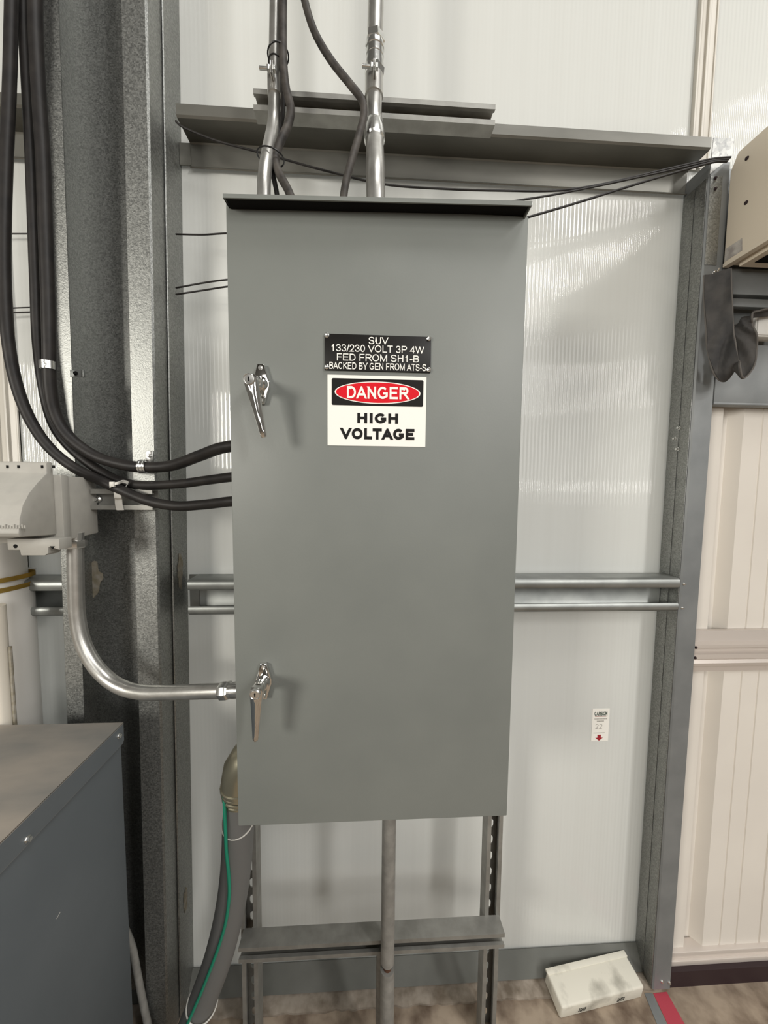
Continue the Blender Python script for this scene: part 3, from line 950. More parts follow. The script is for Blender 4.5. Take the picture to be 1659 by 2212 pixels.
def cable(name, pts, r, m, label, cat='cable', group=None, k=10, seg=14):
    return tag(MB().tube([at(*p) for p in pts], r, seg, smooth=k).build(name, m), label, cat, group)
cable('power_cable', [(614, -420, 0.845), (612, -60, 0.845), (611, 40, 0.845), (612, 130, 0.84), (618, 190, 0.838), (628, 235, 0.838), (622, 270, 0.835), (604, 310, 0.82), (595, 345, 0.812), (603, 375, 0.80), (622, 410, 0.79), (632, 440, 0.785), (636, 490, 0.785)], 0.0085, 'dusty', 'black cable tied to the narrow left conduit, bulging right near the clamp')
cable('power_cable', [(614, -420, 0.864), (614, 60, 0.864), (614, 150, 0.864), (612, 200, 0.862), (610, 250, 0.862), (601, 295, 0.857), (591, 340, 0.838), (590, 375, 0.815), (597, 412, 0.808), (602, 450, 0.805), (604, 490, 0.805)], 0.005, 'cable', 'thin black cable squeezed between narrow left conduit and the dusty cable')
cable('power_cable', [(630, -420, 0.83), (645, -80, 0.83), (658, 0, 0.83), (680, 70, 0.83), (715, 130, 0.83), (757, 183, 0.825), (781, 215, 0.822), (786, 248, 0.82), (776, 290, 0.815), (760, 345, 0.80), (749, 385, 0.79), (743, 418, 0.785), (741, 450, 0.785), (741, 500, 0.785)], 0.0077, 'dusty', 'black cable sweeping down to the thicker conduit then back into cabinet')

def loop(name, c, rx, ry, rt_, tilt, m, label, wid=0.0):
    pts = [(c.x + rx * math.cos(a), c.y + ry * math.sin(a), c.z + tilt * math.cos(a)) for a in [2 * math.pi * i / 28 for i in range(28)]]
    return tag(MB().tube(pts, rt_, 8, closed=True).build(name, m), label, 'cable tie')
loop('cable_tie', at(601, 120, 0.857), 0.0215, 0.025, 0.0016, 0.004, 'black', 'black cable tie round left conduit and cable, upper one')
loop('cable_tie', at(597, 142, 0.860), 0.0155, 0.022, 0.0016, 0.0, 'black', 'black cable tie round left conduit just above its clamp')
loop('cable_tie', at(585, 340, 0.818), 0.027, 0.025, 0.0016, -0.003, 'black', 'black cable tie round conduit bend just above the cabinet top')

# ------------------------------------------------------------------ thin black cords across the wall
cable('cord', [(380, 262, 0.99), (400, 277, 0.985), (470, 305, 0.985), (560, 329, 0.985), (700, 368, 0.985), (830, 398, 0.985), (960, 408, 0.985), (1090, 412, 0.985), (1200, 412, 0.985), (1300, 398, 0.98), (1420, 370, 0.975), (1530, 345, 0.97), (1562, 341, 0.968), (1578, 340, 0.972)], 0.0026, 'cable', 'thin black cord sagging from column top across to the cream housing', 'cord')
cable('cord', [(1040, 446, 0.95), (1120, 433, 0.955), (1200, 420, 0.96), (1300, 400, 0.968), (1420, 374, 0.964), (1530, 349, 0.96), (1562, 345, 0.960), (1574, 344, 0.965)], 0.0024, 'cable', 'thin black cord running from behind drip hood up to cream housing', 'cord')
cable('cord', [(1080, 487, 0.94), (1142, 469, 0.945), (1250, 437, 0.95), (1400, 390, 0.954), (1530, 353, 0.955), (1560, 349, 0.957), (1570, 349, 0.960)], 0.0028, 'cable', 'lowest thin black cord reaching from cabinet corner up to cream housing', 'cord')
cable('cord', [(380, 506, 1.02), (440, 507, 1.0), (490, 504, 0.97), (560, 503, 0.95)], 0.0021, 'cable', 'single thin black cord between column and cabinet, highest of three', 'cord')
cable('cord', [(380, 622, 1.02), (440, 611, 1.0), (492, 604, 0.97), (560, 600, 0.95)], 0.0021, 'cable', 'middle of three thin black cords between column and cabinet', 'cord')
cable('cord', [(380, 636, 1.02), (440, 627, 1.0), (492, 619, 0.97), (560, 612, 0.95)], 0.0021, 'cable', 'lowest of three thin black cords between column and cabinet', 'cord')
cable('cord', [(-60, 505, 1.06), (20, 505, 1.06), (66, 505, 1.06), (100, 505, 1.06)], 0.0018, 'cable', 'single thin black cord on wall at left edge behind the cables', 'cord')
cable('cord', [(-60, 672, 1.06), (20, 666, 1.06), (68, 664, 1.06), (110, 663, 1.06)], 0.0018, 'cable', 'upper of two close thin black cords at left photo edge', 'cord')
cable('cord', [(-60, 681, 1.06), (20, 676, 1.06), (68, 674, 1.06), (110, 673, 1.06)], 0.0018, 'cable', 'lower of two close thin black cords at left photo edge', 'cord')

# ------------------------------------------------------------------ heavy black cables on the column
HB = 0.0118
cable('heavy_cable', [(28, -420, 0.9000), (26, -60, 0.9000), (24, 60, 0.9000), (20, 200, 0.9000), (14, 340, 0.9000), (10, 480, 0.9000), (10, 600, 0.9000), (16, 720, 0.8880), (33, 820, 0.8930), (62, 900, 0.9000), (105, 965, 0.9080), (160, 1010, 0.9130), (225, 1042, 0.9130), (270, 1062, 0.9080), (320, 1082, 0.8980), (380, 1093, 0.8900), (440, 1090, 0.8700), (500, 1083, 0.8400), (560, 1080, 0.8200)], 0.0118, 'cable', 'outermost left heavy black cable, bottom one of three entering cabinet side', 'cable', 'heavy black cables', 8, 18)
cable('heavy_cable', [(52, -420, 0.925), (52, -60, 0.925), (53, 60, 0.925), (60, 200, 0.925), (67, 340, 0.925), (72, 480, 0.925), (77, 620, 0.925), (82, 740, 0.925), (95, 840, 0.925), (115, 915, 0.930), (150, 965, 0.935), (205, 1010, 0.938), (255, 1037, 0.938), (300, 1048, 0.925), (380, 1046, 0.90), (450, 1037, 0.87), (505, 1030, 0.84), (560, 1026, 0.82)], 0.0110, 'cable', 'middle heavy black cable, second of three entering cabinet side', 'cable', 'heavy black cables', 8, 18)
cable('heavy_cable', [(78, -420, 0.9000), (76, -60, 0.9000), (77, 60, 0.9000), (84, 200, 0.9000), (93, 340, 0.9000), (98, 480, 0.9000), (103, 620, 0.9000), (106, 740, 0.8990), (108, 830, 0.9040), (120, 895, 0.9120), (150, 945, 0.9190), (205, 985, 0.9240), (265, 1004, 0.9240), (312, 1009, 0.9220), (370, 1006, 0.9100), (430, 985, 0.8800), (470, 970, 0.8550), (505, 963, 0.8400), (560, 955, 0.8200)], 0.0132, 'cable', 'thick right heavy black cable strapped to column, top one entering cabinet', 'cable', 'heavy black cables', 8, 18)

# one-hole strap near the middle of the column
def one_hole(c, r, label, flip=False):
    root = thing('pipe_strap', c, label, 'strap')
    mb = MB()
    pts = []
    for i in range(13):
        a = math.radians(-95 + 210 * i / 12)
        pts.append((c.x, c.y - (r + 0.001) * math.cos(a), c.z + (r + 0.001) * math.sin(a)))
    mb.band(pts, (1, 0, 0), 0.0085, 0.0018)
    top = pts[-1]
    mb.box(c.x - 0.0085, c.x + 0.0085, 0.9465, 0.9485, c.z + r - 0.002, c.z + r + 0.026, 0.0008)
    for s in (-0.004, 0.004):
        mb.tube([(p[0] + s, p[1] - 0.0006 * math.cos(0), p[2]) for p in pts], 0.0013, 6)
    mb.build('strap_band', 'zinc', root)
    mb = MB()
    mb.turned((c.x, 0.9465, c.z + r + 0.014), (0, -1, 0), [(0, 0.0058), (0.001, 0.0058), (0.0012, 0.0044), (0.004, 0.0044), (0.0046, 0.002)], 16)
    mb.build('screw', 'zinc', root)
    return root
one_hole(at(311, 1008, 0.922), 0.0152, 'shiny one-hole strap holding top heavy cable on column lip')
# two-part strap on the descending cables: vertical band and foot to the right
c = at(105, 790, 0.9015)
root = thing('pipe_strap', c, 'shiny strap clamping the vertical cables beside column left lip', 'strap')
mb = MB()
pts = [(c.x + 0.016 * math.sin(math.radians(a)), c.y - 0.0155 * math.cos(math.radians(a)), c.z) for a in range(-80, 96, 11)]
mb.band(pts, (0, 0, 1), 0.009, 0.0016)
mb.build('strap_band', 'zinc', root)
mb = MB()
mb.box(c.x + 0.012, c.x + 0.045, 0.9465, 0.9485, c.z - 0.012, c.z + 0.006, 0.001)
mb.box(c.x + 0.040, c.x + 0.047, 0.9435, 0.9485, c.z - 0.012, c.z + 0.006, 0.001)
mb.build('strap_foot', 'galv_plain', root)
screw(root, 'screw', (c.x + 0.026, 0.9465, c.z - 0.003), (0, -1, 0), 0.0035, 'dark')
screw(root, 'screw', (c.x + 0.004, c.y - 0.0165, c.z), (0, -1, 0), 0.003, 'zinc', 0.003)

# strut bracket across the column with clips
A, B = at(196, 1066, 0.922), at(330, 1098, 0.922)
root = thing('strut_bracket', ((A.x + B.x) / 2, 0.93, B.z), 'short strut bracket across the column beside grey outlet box', 'bracket')
mb = MB()
zt_, zb2 = at(260, 1058, 0.922).z, at(260, 1100, 0.922).z
mb.fold([(0.929, zt_ - 0.009), (0.922, zt_ - 0.009), (0.922, zt_), (0.949, zt_), (0.949, zb2), (0.922, zb2), (0.922, zb2 + 0.009), (0.929, zb2 + 0.009)], 0.0025, 'X', A.x, B.x)
mb.build('channel', 'strut', root, 25)
for px in (212, 322):
    p = at(px, 1078, 0.946)
    mb = MB()
    mb.turned(p, (0, -1, 0), [(0, 0.009), (0.004, 0.009), (0.006, 0.005), (0.012, 0.005)], 14)
    mb.build('bolt', 'zinc', root)
pts = [at(254, 1062, 0.905), at(255, 1075, 0.908), at(256, 1078, 0.916), at(257, 1090, 0.918), at(260, 1102, 0.919)]
tag(MB().band(spline([Vector(q) for q in pts], 6), (1, 0, 0.02), 0.0085, 0.002).build('cable_clip', 'tie'), 'pale plastic clip hanging below crossing cables on strut bracket', 'clip')
mb = MB()
pts = [at(238, 1052, 0.898), at(246, 1046, 0.893), at(256, 1043, 0.893), at(266, 1040, 0.905), at(276, 1043, 0.914), at(272, 1050, 0.914)]
mb.band(spline([Vector(q) for q in pts], 6), (0.35, 0, 0.9), 0.0036, 0.0018)
q = at(243, 1046, 0.893)
mb.box(q.x - 0.0055, q.x + 0.0055, q.y - 0.004, q.y + 0.004, q.z - 0.006, q.z + 0.006, 0.0015)
tag(mb.build('cable_tie', 'tie'), 'pale cable tie binding two heavy cables where they cross', 'cable tie')

# ------------------------------------------------------------------ outlet box with weather cover
YB0, YB1 = 0.845, 0.945
xo = at(128, 1100, 0.80).x
xo = -0.735
zt_, zb2 = at(155, 1030, 0.86).z, at(160, 1165, 0.86).z
ob = thing('outlet_box', (-0.83, 0.88, zb2), 'grey plastic weatherproof outlet box with bulging cover at left edge', 'outlet box')
mb = MB()
xR = at(150, 1100, 0.858).x
mb.prism([(0.858, zt_), (0.945, zt_ + 0.0), (0.945, zb2 + 0.004), (0.858, zb2)], 'X', xR - 0.20, xR, 0.003)
mb.build('back_box', 'box', ob)
mb = MB()
mb.prism([(0.836, zt_ + 0.004), (0.857, zt_ + 0.002), (0.857, zb2 - 0.002), (0.836, zb2 - 0.006)], 'X', xR - 0.203, xR + 0.003, 0.002)
mb.build('gasket_frame', 'box', ob)
# bulging cover: rounded side profile swept across
ztc = at(120, 998, 0.82).z
zbc = at(100, 1163, 0.75).z
prof = [(0.835, ztc), (0.822, ztc), (0.819, ztc - 0.003), (0.819, ztc - 0.024), (0.812, ztc - 0.030), (0.795, ztc - 0.045), (0.775, ztc - 0.066), (0.760, ztc - 0.090), (0.752, ztc - 0.115), (0.749, ztc - 0.138), (0.747, zbc + 0.010), (0.752, zbc + 0.002), (0.835, zbc - 0.004)]
mb = MB()
mb.prism(prof, 'X', xR - 0.19, xR - 0.012, 0.0022)
cv = mb.build('cover', 'box', ob, 40)
for px in (16, 40, 91, 115):
    p = at(px, 1008, 0.8185)
    mb = MB()
    mb.box(p.x - 0.0022, p.x + 0.0022, 0.8178, 0.8205, p.z - 0.003, p.z + 0.003)
    mb.build('hinge_slot', 'dark', cv)
mb = MB()
for i in range(11):
    p = at(-8 + i * 6.2, 1137, 0.748)
    mb.box(p.x - 0.0012, p.x + 0.0012, 0.7476, 0.7495, p.z - 0.004, p.z + 0.004 - 0.002 * (i % 3))
mb.build('embossed_marking', 'box', cv)
# latch tab below
mb = MB()
p0, p1 = at(18, 1166, 0.80), at(128, 1166, 0.80)
zq = lambda py: at(60, py, 0.80).z
xq = lambda px: at(px, 1180, 0.80).x
mb.prism([(xq(16), zq(1164)), (xq(128), zq(1164)), (xq(128), zq(1188)), (xq(110), zq(1182)), (xq(104), zq(1182)), (xq(102), zq(1196)), (xq(96), zq(1200)), (xq(44), zq(1200)), (xq(42), zq(1188)), (xq(16), zq(1188))], 'Y', 0.80, 0.834, 0.0012)
lt = mb.build('latch_tab', 'box', ob)
p = at(33, 1180, 0.7995)
MB().turned((p.x, 0.8005, p.z), (0, -1, 0), [(0, 0.0042), (0.001, 0.0042)], 16).build('padlock_hole', 'dark', lt)
p = at(113, 1183, 0.7995)
MB().prism([(p.x - 0.005, p.z + 0.003), (p.x + 0.005, p.z + 0.003), (p.x, p.z - 0.003)], 'Y', 0.7995, 0.801).build('keeper_notch', 'dark', lt)

# bent conduit from outlet box to cabinet
ec = thing('conduit', at(162, 1190, 0.888), 'bent steel conduit from outlet box curving right into cabinet side', 'conduit')
P = [at(163, 1150, 0.888), at(163, 1195, 0.888), at(164, 1260, 0.888), at(167, 1330, 0.887), at(178, 1385, 0.885), at(200, 1430, 0.88), at(232, 1466, 0.873), at(268, 1487, 0.862), at(310, 1496, 0.848), at(360, 1496, 0.832), at(420, 1494, 0.812), at(485, 1492, 0.792), at(545, 1490, 0.775)]
MB().tube(P, 0.0166, 24, smooth=8).build('pipe', 'emt', ec)
along(at(162, 1166, 0.888), at(163, 1184, 0.888), [(0, .019), (.1, .0225), (.75, .0232), (.95, .021), (1, .018)], 'compression_nut', 'zinc', ec, 8)
along(at(477, 1492, 0.794), at(498, 1491, 0.788), [(0, .017), (.08, .0195), (.2, .0205), (.75, .0205), (.9, .019), (1, .017)], 'compression_nut', 'zinc', ec, 8)
along(at(498, 1491, 0.788), at(530, 1490, 0.779), [(0, .0165), (.15, .0165), (.18, .0178), (.9, .0178), (1, .016)], 'connector_body', 'zinc', ec, 24)

# ------------------------------------------------------------------ elbow connector, flexible conduit, green wire
fc = thing('flexible_conduit', (at(420, 2280, 0.86).x, 0.86, ZF), 'fat grey flexible conduit bending from elbow fitting down to floor', 'conduit')
P = [at(522, 1690, 0.795), at(516, 1760, 0.795), at(513, 1830, 0.80), at(507, 1900, 0.81), at(494, 1980, 0.82), at(474, 2060, 0.83), at(446, 2140, 0.84), at(415, 2215, 0.845), at(385, 2290, 0.85), at(360, 2370, 0.85)]
P = [p for p in P if p.z > 0.01] + [Vector((at(385, 2290, 0.85).x - 0.05, 0.85, ZF + 0.002))]
MB().tube(P, 0.0345, 28, smooth=8).build('jacket', 'flex', fc)
mb = MB()
q = at(522, 1655, 0.795)
zA, zC = at(510, 1690, 0.795).z, at(510, 1600, 0.795).z
x_ = q.x
R = 0.044
pts = [Vector((x_, 0.795, zA - 0.01)), Vector((x_, 0.795, zA + 0.012)), Vector((x_ + 0.004, 0.795, zA + 0.035)), Vector((x_ + 0.016, 0.795, zA + 0.055)), Vector((x_ + 0.036, 0.795, zA + 0.068)), Vector((x_ + 0.06, 0.795, zA + 0.072))]
mb.tube(pts, [R, R, R, R, R * 0.98, R * 0.95], 28)
el = mb.build('elbow', 'brass', fc, 40)
mb = MB()
for k, (z, r) in enumerate(((zA - 0.002, 0.0465), (zA - 0.012, 0.0445), (zA - 0.024, 0.042), (zA - 0.036, 0.038))):
    mb.turned((x_ - 0.002 * k * 0.3, 0.795, z), (0, 0, 1), [(-0.004, r - 0.002), (-0.002, r), (0.002, r), (0.004, r - 0.002)], 28)
mb.build('gland_nut', 'brass', el, 40)
mb = MB()
p = at(487, 1706, 0.775)
pts = [Vector((p.x + 0.0, p.y, p.z + 0.008 - 0.0)) + Vector((0.0085 * math.cos(2 * math.pi * i / 20), 0, 0.0085 * math.sin(2 * math.pi * i / 20))) for i in range(20)]
mb.tube(pts, 0.003, 8, closed=True)
mb.box(p.x - 0.006, p.x + 0.006, p.y - 0.004, p.y + 0.004, p.z - 0.012, p.z + 0.001, 0.0015)
p2 = at(505, 1702, 0.770)
pts = [Vector((p2.x + 0.008 * math.cos(2 * math.pi * i / 20), p2.y, p2.z + 0.008 * math.sin(2 * math.pi * i / 20))) for i in range(20)]
mb.tube(pts, 0.003, 8, closed=True)
mb.build('ground_lug', 'brass', el)
cable('ground_wire', [(483, 1712, 0.771), (485, 1740, 0.762), (487, 1790, 0.757), (489, 1840, 0.760), (494, 1890, 0.765), (495, 1935, 0.770), (488, 1990, 0.777), (474, 2040, 0.785), (456, 2090, 0.79), (432, 2150, 0.80), (408, 2205, 0.805), (385, 2260, 0.81), (360, 2330, 0.815)], 0.0037, 'green', 'green ground wire tied along the fat grey flexible conduit', 'wire')
def tie_ring(pc_, axis, r, label):
    axis = Vector(axis).normalized()
    u = axis.orthogonal().normalized()
    w = axis.cross(u)
    pts = [pc_ + r * (u * math.cos(2 * math.pi * i / 32) + w * math.sin(2 * math.pi * i / 32)) for i in range(32)]
    mb = MB()
    mb.tube(pts, 0.0019, 6, closed=True)
    return tag(mb.build('cable_tie', 'tie'), label, 'cable tie')
tie_ring(at(515, 1772, 0.795), Vector((0, -0.45, 1)), 0.0355, 'white cable tie on flexible conduit level with cabinet bottom')
tie_ring(at(437, 2166, 0.838), at(415, 2215, 0.845) - at(446, 2140, 0.84) + Vector((0, 0.02, 0)), 0.0360, 'white cable tie on flexible conduit near the floor')

# ------------------------------------------------------------------ conduits below the cabinet
lc = thing('conduit', (at(838, 2000, 0.86).x, 0.86, 0), 'weathered grey conduit coming down from cabinet bottom to floor', 'conduit')
xc = at(839, 1900, 0.858).x
MB().tube([(xc, 0.858, ZB + 0.05), (xc, 0.858, 1.0), (xc, 0.858, at(838, 2076, 0.858).z)], 0.0178, 24).build('pipe', 'oldemt', lc)
zj = at(836, 2076, 0.858).z
MB().turned((xc, 0.858, zj - 0.032), (0, 0, 1), [(0, 0.0105), (0.034, 0.0105)], 20).build('rusty_joint', 'rust', lc)
mb = MB()
mb.turned((xc, 0.858, zj - 0.020), (0, 0, -1), [(0, 0.016), (0.0, 0.0182), (0.02, 0.0186), (0.4, 0.0186)], 24)
mb.xform(lambda v: Vector((v.x, v.y, max(v.z, ZF))))
mb.build('pipe', 'oldemt', lc)
xc2 = at(822, 2130, 0.90).x
tag(MB().tube([(xc2, 0.905, ZF), (xc2, 0.905, zs - 0.043)], 0.0125, 20).build('conduit', 'oldemt'), 'thinner grey pipe stub standing behind the weathered conduit near floor', 'conduit')

# ------------------------------------------------------------------ transformer cabinet at lower left
XT, YT1, ZTt = -0.590, 0.880, EYE.z - 0.584
tf = thing('transformer_cabinet', (-0.95, 0.5, ZF), 'large blue-grey steel transformer cabinet with dusty lid in lower left corner', 'cabinet')
mb = MB()
mb.box(-1.35, XT - 0.004, 0.10, YT1 - 0.004, ZF, ZTt - 0.004, 0.003)
mb.build('body', 'tgrey', tf)
mb = MB()
mb.box(-1.354, XT, 0.096, YT1, ZTt - 0.0035, ZTt, 0.0012)
mb.prism([(YT1, ZTt - 0.001), (YT1, ZTt - 0.045), (YT1 - 0.006, ZTt - 0.052), (YT1 - 0.02, ZTt - 0.052), (0.10, ZTt - 0.052), (0.096, ZTt - 0.001)], 'X', XT - 0.0025, XT)
mb.build('lid', 'tlid', tf)
mb = MB()
mb.prism([(YT1 - 0.001, ZTt - 0.004), (YT1 - 0.001, ZTt - 0.045), (YT1 - 0.006, ZTt - 0.051), (0.10, ZTt - 0.051), (0.098, ZTt - 0.004)], 'X', XT, XT + 0.0006)
mb.build('lid_flange', 'tgrey', tf)
for px, py in ((256, 1590), (58, 1813)):
    v = at(px, py, 1.0) - EYE
    k = (XT + 0.0006) / v.x
    p = EYE + v * k
    screw(tf, 'bolt', p, (1, 0, 0), 0.0045, 'zinc', 0.006)
# scratch on the side
v = at(130, 1970, 1.0) - EYE
p = EYE + v * ((XT - 0.004) / v.x)
v2 = at(122, 1985, 1.0) - EYE
p2 = EYE + v2 * ((XT - 0.004) / v2.x)
MB().tube([p, p2], 0.0007, 6).build('scratch', 'inkgrey', tf)
# bent grey whip showing behind it
tag(MB().tube([at(262, 1990, 0.925), at(285, 2045, 0.93), at(298, 2110, 0.93), at(312, 2180, 0.93), at(330, 2260, 0.93)], 0.009, 14, smooth=6).build('conduit', 'oldemt'), 'short grey conduit slanting down behind transformer cabinet beside column', 'conduit')

# ------------------------------------------------------------------ white pipe at the far left
wp = thing('white_pipe', (at(0, 1400, 0.98).x, 0.98, 0), 'white plastic pipe standing at left edge with mustard straps', 'pipe')
xp = at(62, 1400, 0.985).x
zst = at(40, 1274, 0.935).z
MB().tube([(xp - 0.062, 0.991, 0.0), (xp - 0.062, 0.991, zst)], 0.062, 36).build('pipe', 'pipe', wp)
MB().tube([(xp - 0.072, 0.991, zst - 0.03), (xp - 0.072, 0.991, 1.60)], 0.058, 36).build('upper_pipe', 'pipe', wp)
for py, dz in ((1262, 0.006), (1285, 0.008)):
    z = at(40, py, 0.925).z
    pts = [(xp - 0.062 + 0.0645 * math.cos(a), 0.991 + 0.0645 * math.sin(a), z + dz * math.cos(a)) for a in [2 * math.pi * i / 36 for i in range(36)]]
    mb = MB()
    b = mb.bm
    ring = [(b.verts.new((x, y, z_ - 0.006)), b.verts.new((x, y, z_ + 0.006))) for x, y, z_ in pts]
    for i in range(36):
        A, B = ring[i], ring[(i + 1) % 36]
        b.faces.new((A[0], B[0], B[1], A[1]))
    bmesh.ops.solidify(b, geom=list(b.faces), thickness=0.002)
    mb.build('strap', 'yellow', wp)
sh = thing('rolled_sheet', (at(5, 1450, 0.90).x, 0.90, 0), 'cream rolled sheet with mustard edge leaning at left photo edge', 'roll')
mb = MB()
xs_ = at(14, 1420, 0.90).x
mb.tube([(xs_ - 0.02, 0.904, ZF), (xs_ - 0.025, 0.904, at(0, 1310, 0.90).z)], 0.021, 20)
mb.build('sheet', 'sheet', sh)
MB().tube([(xs_ + 0.006, 0.905, ZF), (xs_ + 0.002, 0.908, at(0, 1400, 0.90).z)], 0.004, 8).build('edge_binding', 'residue', sh)
for_knob = at(60, 1240, 1.03)
mb = MB()
mb.turned(at(60, 1240, 1.062), (0, -1, 0), [(0, 0.007), (0.004, 0.009), (0.016, 0.009), (0.022, 0.006), (0.024, 0.002)], 16)
mb.box(at(48, 1240, 1.06).x, at(66, 1240, 1.06).x, 1.060, 1.0795, at(60, 1252, 1.06).z, at(60, 1228, 1.06).z, 0.002)
tag(mb.build('wall_knob', 'white'), 'small white bumper on wall between white pipe and column', 'knob')  # a small white knob fixed to the wall

# ------------------------------------------------------------------ label on the wall
A, B = at(1280, 1531, YW), at(1313, 1600, YW)
yl = YW - 0.0008
mb = MB()
mb.box(A.x, B.x, yl, YW, B.z, A.z)
st = tag(mb.build('wall_label', 'sticker'), 'small white label with red down arrow stuck on translucent panel', 'label')
xa, xb, za, zb_ = A.x, B.x, A.z, B.z
st['_w'] = (0, 0, 0)
lettering('lettering', st, 'inkgreen', 'CARSON', *frac(.12, .88, .09, .21), yl - 0.0004, 0.22, 0.0004)
MB().box(*[v for v in (frac(.16, .82, .225, .245)[0], frac(.16, .82, .225, .245)[1], yl - 0.0003, yl, frac(.16, .82, .225, .245)[2], frac(.16, .82, .225, .245)[3])]).build('red_rule', 'inkpink', st)
for u0, u1, v0, v1 in ((.13, .88, .30, .325), (.28, .70, .365, .395), (.12, .78, .735, .755)):
    r_ = frac(u0, u1, v0, v1)
    mb = MB()
    k = 0
    x = r_[0]
    while x < r_[1]:
        wd = random.uniform(0.0008, 0.0022)
        mb.box(x, min(x + wd, r_[1]), yl - 0.0003, yl, r_[2], r_[3])
        x += wd + 0.0006
    mb.build('fine_print', 'inkgrey', st)
lettering('lettering', st, 'inkgrey', '22', *frac(.20, .60, .47, .61), yl - 0.0004, 0.10, 0.0004, 0.12)
def fr(u, v):
    return (xa + u * (xb - xa), za - v * (za - zb_))
MB().prism([fr(.36, .80), fr(.56, .80), fr(.56, .89), fr(.68, .89), fr(.46, .985), fr(.24, .89), fr(.36, .89)], 'Y', yl - 0.0004, yl).build('red_arrow', 'inkred', st)

# ------------------------------------------------------------------ right side
# horizontal guide rail on the cream sheet
zr = lambda py: at(1600, py, 1.015).z
mb = MB()
L = [(1.043, zr(1366)), (1.030, zr(1366)), (1.026, zr(1388)), (1.012, zr(1392)), (1.012, zr(1397)), (1.024, zr(1399)), (1.024, zr(1408)), (1.010, zr(1411)), (1.010, zr(1420)), (1.016, zr(1424)), (1.010, zr(1430)), (1.014, zr(1437)), (1.022, zr(1439)), (1.026, zr(1452)), (1.043, zr(1452))]
mb.fold(L, 0.0015, 'X', 0.992, 4.0)
gr = mb.build('guide_rail', 'rail', None, 25)
tag(gr, 'pinkish grooved horizontal rail across the cream ribbed sheet', 'rail')
p = at(1507, 1399, 1.01)
for py in (1399, 1421):
    p = at(1507, py, 1.008)
    screw(gr, 'screw', (1.0, 1.0085, p.z), (0, -1, 0), 0.003, 'oxide', 0.003)

# cream housing
XH = 0.985
def onx(px, py, X):
    v = at(px, py, 1.0) - EYE
    return EYE + v * (X / v.x)
h0, h1 = onx(1565, 360, XH), onx(1563, 575, XH)
hz1, hz0 = onx(1580, 342, XH).z, h1.z
yb = 0.9935
ch = thing('cream_housing', (1.2, 0.8, hz0), 'cream sheet-metal housing projecting at upper right photo edge', 'housing')
mb = MB()
mb.prism([(yb, hz0 + 0.003), (yb, hz1 - 0.035), (yb - 0.018, hz1), (0.42, hz1), (0.42, hz0 + 0.003)], 'X', XH, 1.9, 0.0015)
mb.build('casing', 'cream', ch)
mb = MB()
mb.prism([(yb + 0.001, hz0 - 0.004), (yb + 0.001, hz0 + 0.006), (0.42, hz0 + 0.006), (0.42, hz0 - 0.004)], 'X', XH - 0.002, 1.0, 0.001)
mb.box(1.01, 1.9, 0.43, yb - 0.02, hz0 - 0.012, hz0 + 0.002)
mb.build('bottom_rim', 'cream', ch)
mb = MB()
for k in range(7):
    y = 0.94 - 0.07 * k
    mb.box(1.03, 1.20, y - 0.02, y + 0.012, hz0 - 0.0135, hz0 - 0.0115)
mb.build('vent_slot', 'dark', ch)
for px, py in ((1614, 342), (1612, 438)):
    p = onx(px, py, XH)
    mb = MB()
    mb.turned(p, (-1, 0, 0), [(0, 0.0048), (0.0015, 0.0048), (0.002, 0.0035), (0.0035, 0.003), (0.004, 0.001)], 14)
    mb.build('screw', 'oxide', ch)
Q = [onx(*q, XH - 0.0006) for q in ((1565, 566), (1603, 541), (1603, 514), (1567, 538))]
mb = MB()
mb.loft(Q, [q + Vector((0.0006, 0, 0)) for q in Q])
mb.build('rating_label', 'tag', ch)
# eye bolt under the housing corner
mb = MB()
p = at(1546, 592, 0.975)
mb.tube([p + Vector((0.007 * math.cos(2 * math.pi * i / 20), 0, 0.007 * math.sin(2 * math.pi * i / 20))) for i in range(20)], 0.0022, 8, closed=True)
mb.tube([p + Vector((0, 0, -0.007)), p + Vector((0.002, 0.004, -0.016))], 0.0022, 8)
mb.tube([p + Vector((0.005, 0, 0.006)), p + Vector((0.012, 0.004, 0.017))], 0.0022, 8)
tag(mb.build('eye_bolt', 'chrome'), 'small shiny eye bolt under corner of cream housing', 'bolt')

# hanging loop of webbing
P = [at(1548, 590, 0.962), at(1549, 640, 0.958), at(1552, 700, 0.955), at(1556, 745, 0.953), at(1563, 785, 0.95), at(1578, 803, 0.945), at(1596, 795, 0.94), at(1606, 765, 0.935), at(1610, 735, 0.93), at(1604, 712, 0.93), at(1606, 690, 0.93), at(1625, 676, 0.935), at(1665, 668, 0.94), at(1720, 662, 0.94)]
mb = MB()
P = spline(P, 8)
n = len(P)
b = mb.bm
rows = []
for i, p in enumerate(P):
    T = (P[min(i + 1, n - 1)] - P[max(i - 1, 0)]).normalized()
    wd = Vector((0.75, -0.55, 0.12)).normalized()
    t = i / (n - 1)
    if t > 0.45:
        wd = wd.lerp(Vector((0.35, -0.8, 0.5)), min(1, (t - 0.45) * 2.2)).normalized()
    N = T.cross(wd).normalized()
    wd = N.cross(T).normalized()
    hw = 0.027 if t < 0.5 else 0.027 - 0.014 * min(1, (t - 0.5) * 3)
    row = []
    for j in range(9):
        s = -1 + 2 * j / 8
        wr = 0.005 * math.sin(4 * s + 40 * t) * (1 if 0.2 < t < 0.85 else 0.4)
        row.append(b.verts.new(p + wd * hw * s + N * (wr + 0.006 * s * s)))
    rows.append(row)
for A, B in zip(rows, rows[1:]):
    for j in range(8):
        b.faces.new((A[j], A[j + 1], B[j + 1], B[j]))
bmesh.ops.recalc_face_normals(b, faces=list(b.faces))
edges = [[row[0].co.copy() for row in rows], [row[8].co.copy() for row in rows]]
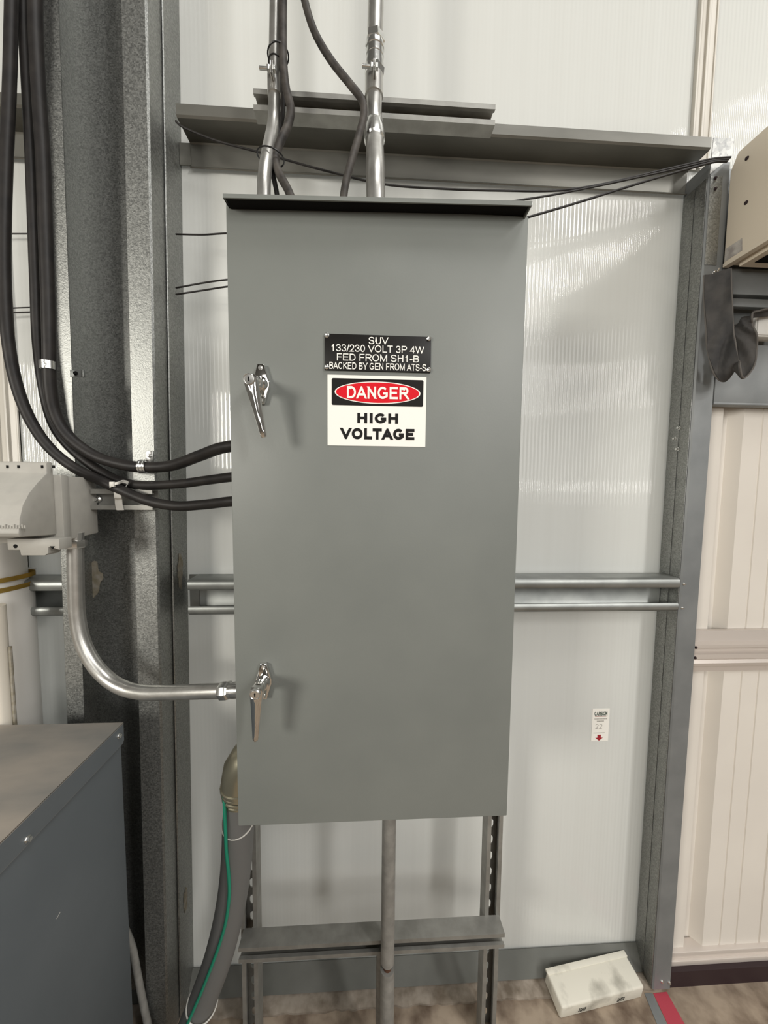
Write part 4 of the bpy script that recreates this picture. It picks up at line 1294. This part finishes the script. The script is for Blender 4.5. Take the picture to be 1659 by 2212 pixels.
bmesh.ops.solidify(b, geom=list(b.faces), thickness=0.004)
wl = mb.build('webbing_loop', 'strap', None, 60)
for E_ in edges:
    MB().tube(E_, 0.0022, 8).build('bound_edge', 'inkdark', wl)
tag(wl, 'charcoal strap hanging in a crumpled loop below cream housing', 'strap')
A, B = at(1634, 680, 0.965), at(1720, 730, 0.965)
mb = MB()
mb.box(A.x, B.x, 0.965, 0.998, B.z, A.z, 0.004)
mb.box(A.x + 0.004, B.x, 0.962, 0.967, B.z + 0.004, A.z - 0.004, 0.002)
tag(mb.build('junction_box', 'white'), 'small white box at right photo edge behind hanging strap', 'box')

# ------------------------------------------------------------------ on the floor
# white tray cover lying tilted against the step
c1, c2, c3, c4 = at(1208, 2205, 0.885), at(1388, 2162, 0.90), at(1340, 2060, 1.0), at(1176, 2090, 1.0)
zf = ZF
def ground(px, py, z):
    v = at(px, py, 1.0) - EYE
    return EYE + v * ((z - EYE.z) / v.z)
g1, g2 = ground(1209, 2202, zf), ground(1386, 2155, zf)
Hh = 0.050
ex = (g2 - g1)
Lx = ex.length
ex.normalize()
ey = Vector((-ex.y, ex.x, 0))
tilt = math.radians(9)
ey2 = (ey * math.cos(tilt) + Vector((0, 0, 1)) * math.sin(tilt)).normalized()
ez = ex.cross(ey2)
Ly = 0.080
fl = thing('tray_cover', g1, 'dirty white vented plastic cover lying on floor beside jamb post', 'cover')
mb = MB()
mb.box(0, Lx, 0, Ly, 0, Hh, 0.006, 3)
mb.box(-0.001, Lx + 0.001, Ly - 0.012, Ly + 0.003, Hh - 0.006, Hh + 0.002, 0.001)
loc = lambda v: g1 + ex * v.x + ey2 * v.y + ez * v.z
mb.xform(loc)
mb.build('shell', 'dirty', fl)
for u in (0.25, 0.72):
    mb = MB()
    for r_ in range(3):
        for k in range(5):
            x = Lx * u + k * 0.0052 + r_ * 0.001 - 0.012
            z = 0.013 + r_ * 0.0055
            mb.box(x, x + 0.003, -0.0006, 0.002, z, z + 0.0034)
    mb.xform(loc).build('vent_grille', 'dark', fl)

# worn red floor marking next to the jamb
def gp(px, py):
    q = ground(px, py, zf)
    return (q.x, q.y)
mb = MB()
mb.prism([gp(1411, 2146), gp(1440, 2143), gp(1486, 2225), gp(1520, 2290), gp(1478, 2300), gp(1448, 2225)], 'Z', zf, zf + 0.001)
tag(mb.build('floor_marking', 'red'), 'worn red paint stripe on the floor at foot of jamb post', 'marking')
mb = MB()
mb.prism([gp(1392, 2146), gp(1409, 2146), gp(1446, 2225), gp(1480, 2310), gp(1462, 2310), gp(1424, 2225)], 'Z', zf, zf + 0.0015)
tag(mb.build('floor_strip', 'jamb'), 'narrow grey metal strip on the floor beside red paint stripe', 'strip')

for o in S.objects:
    if '_w' in o:
        del o['_w']
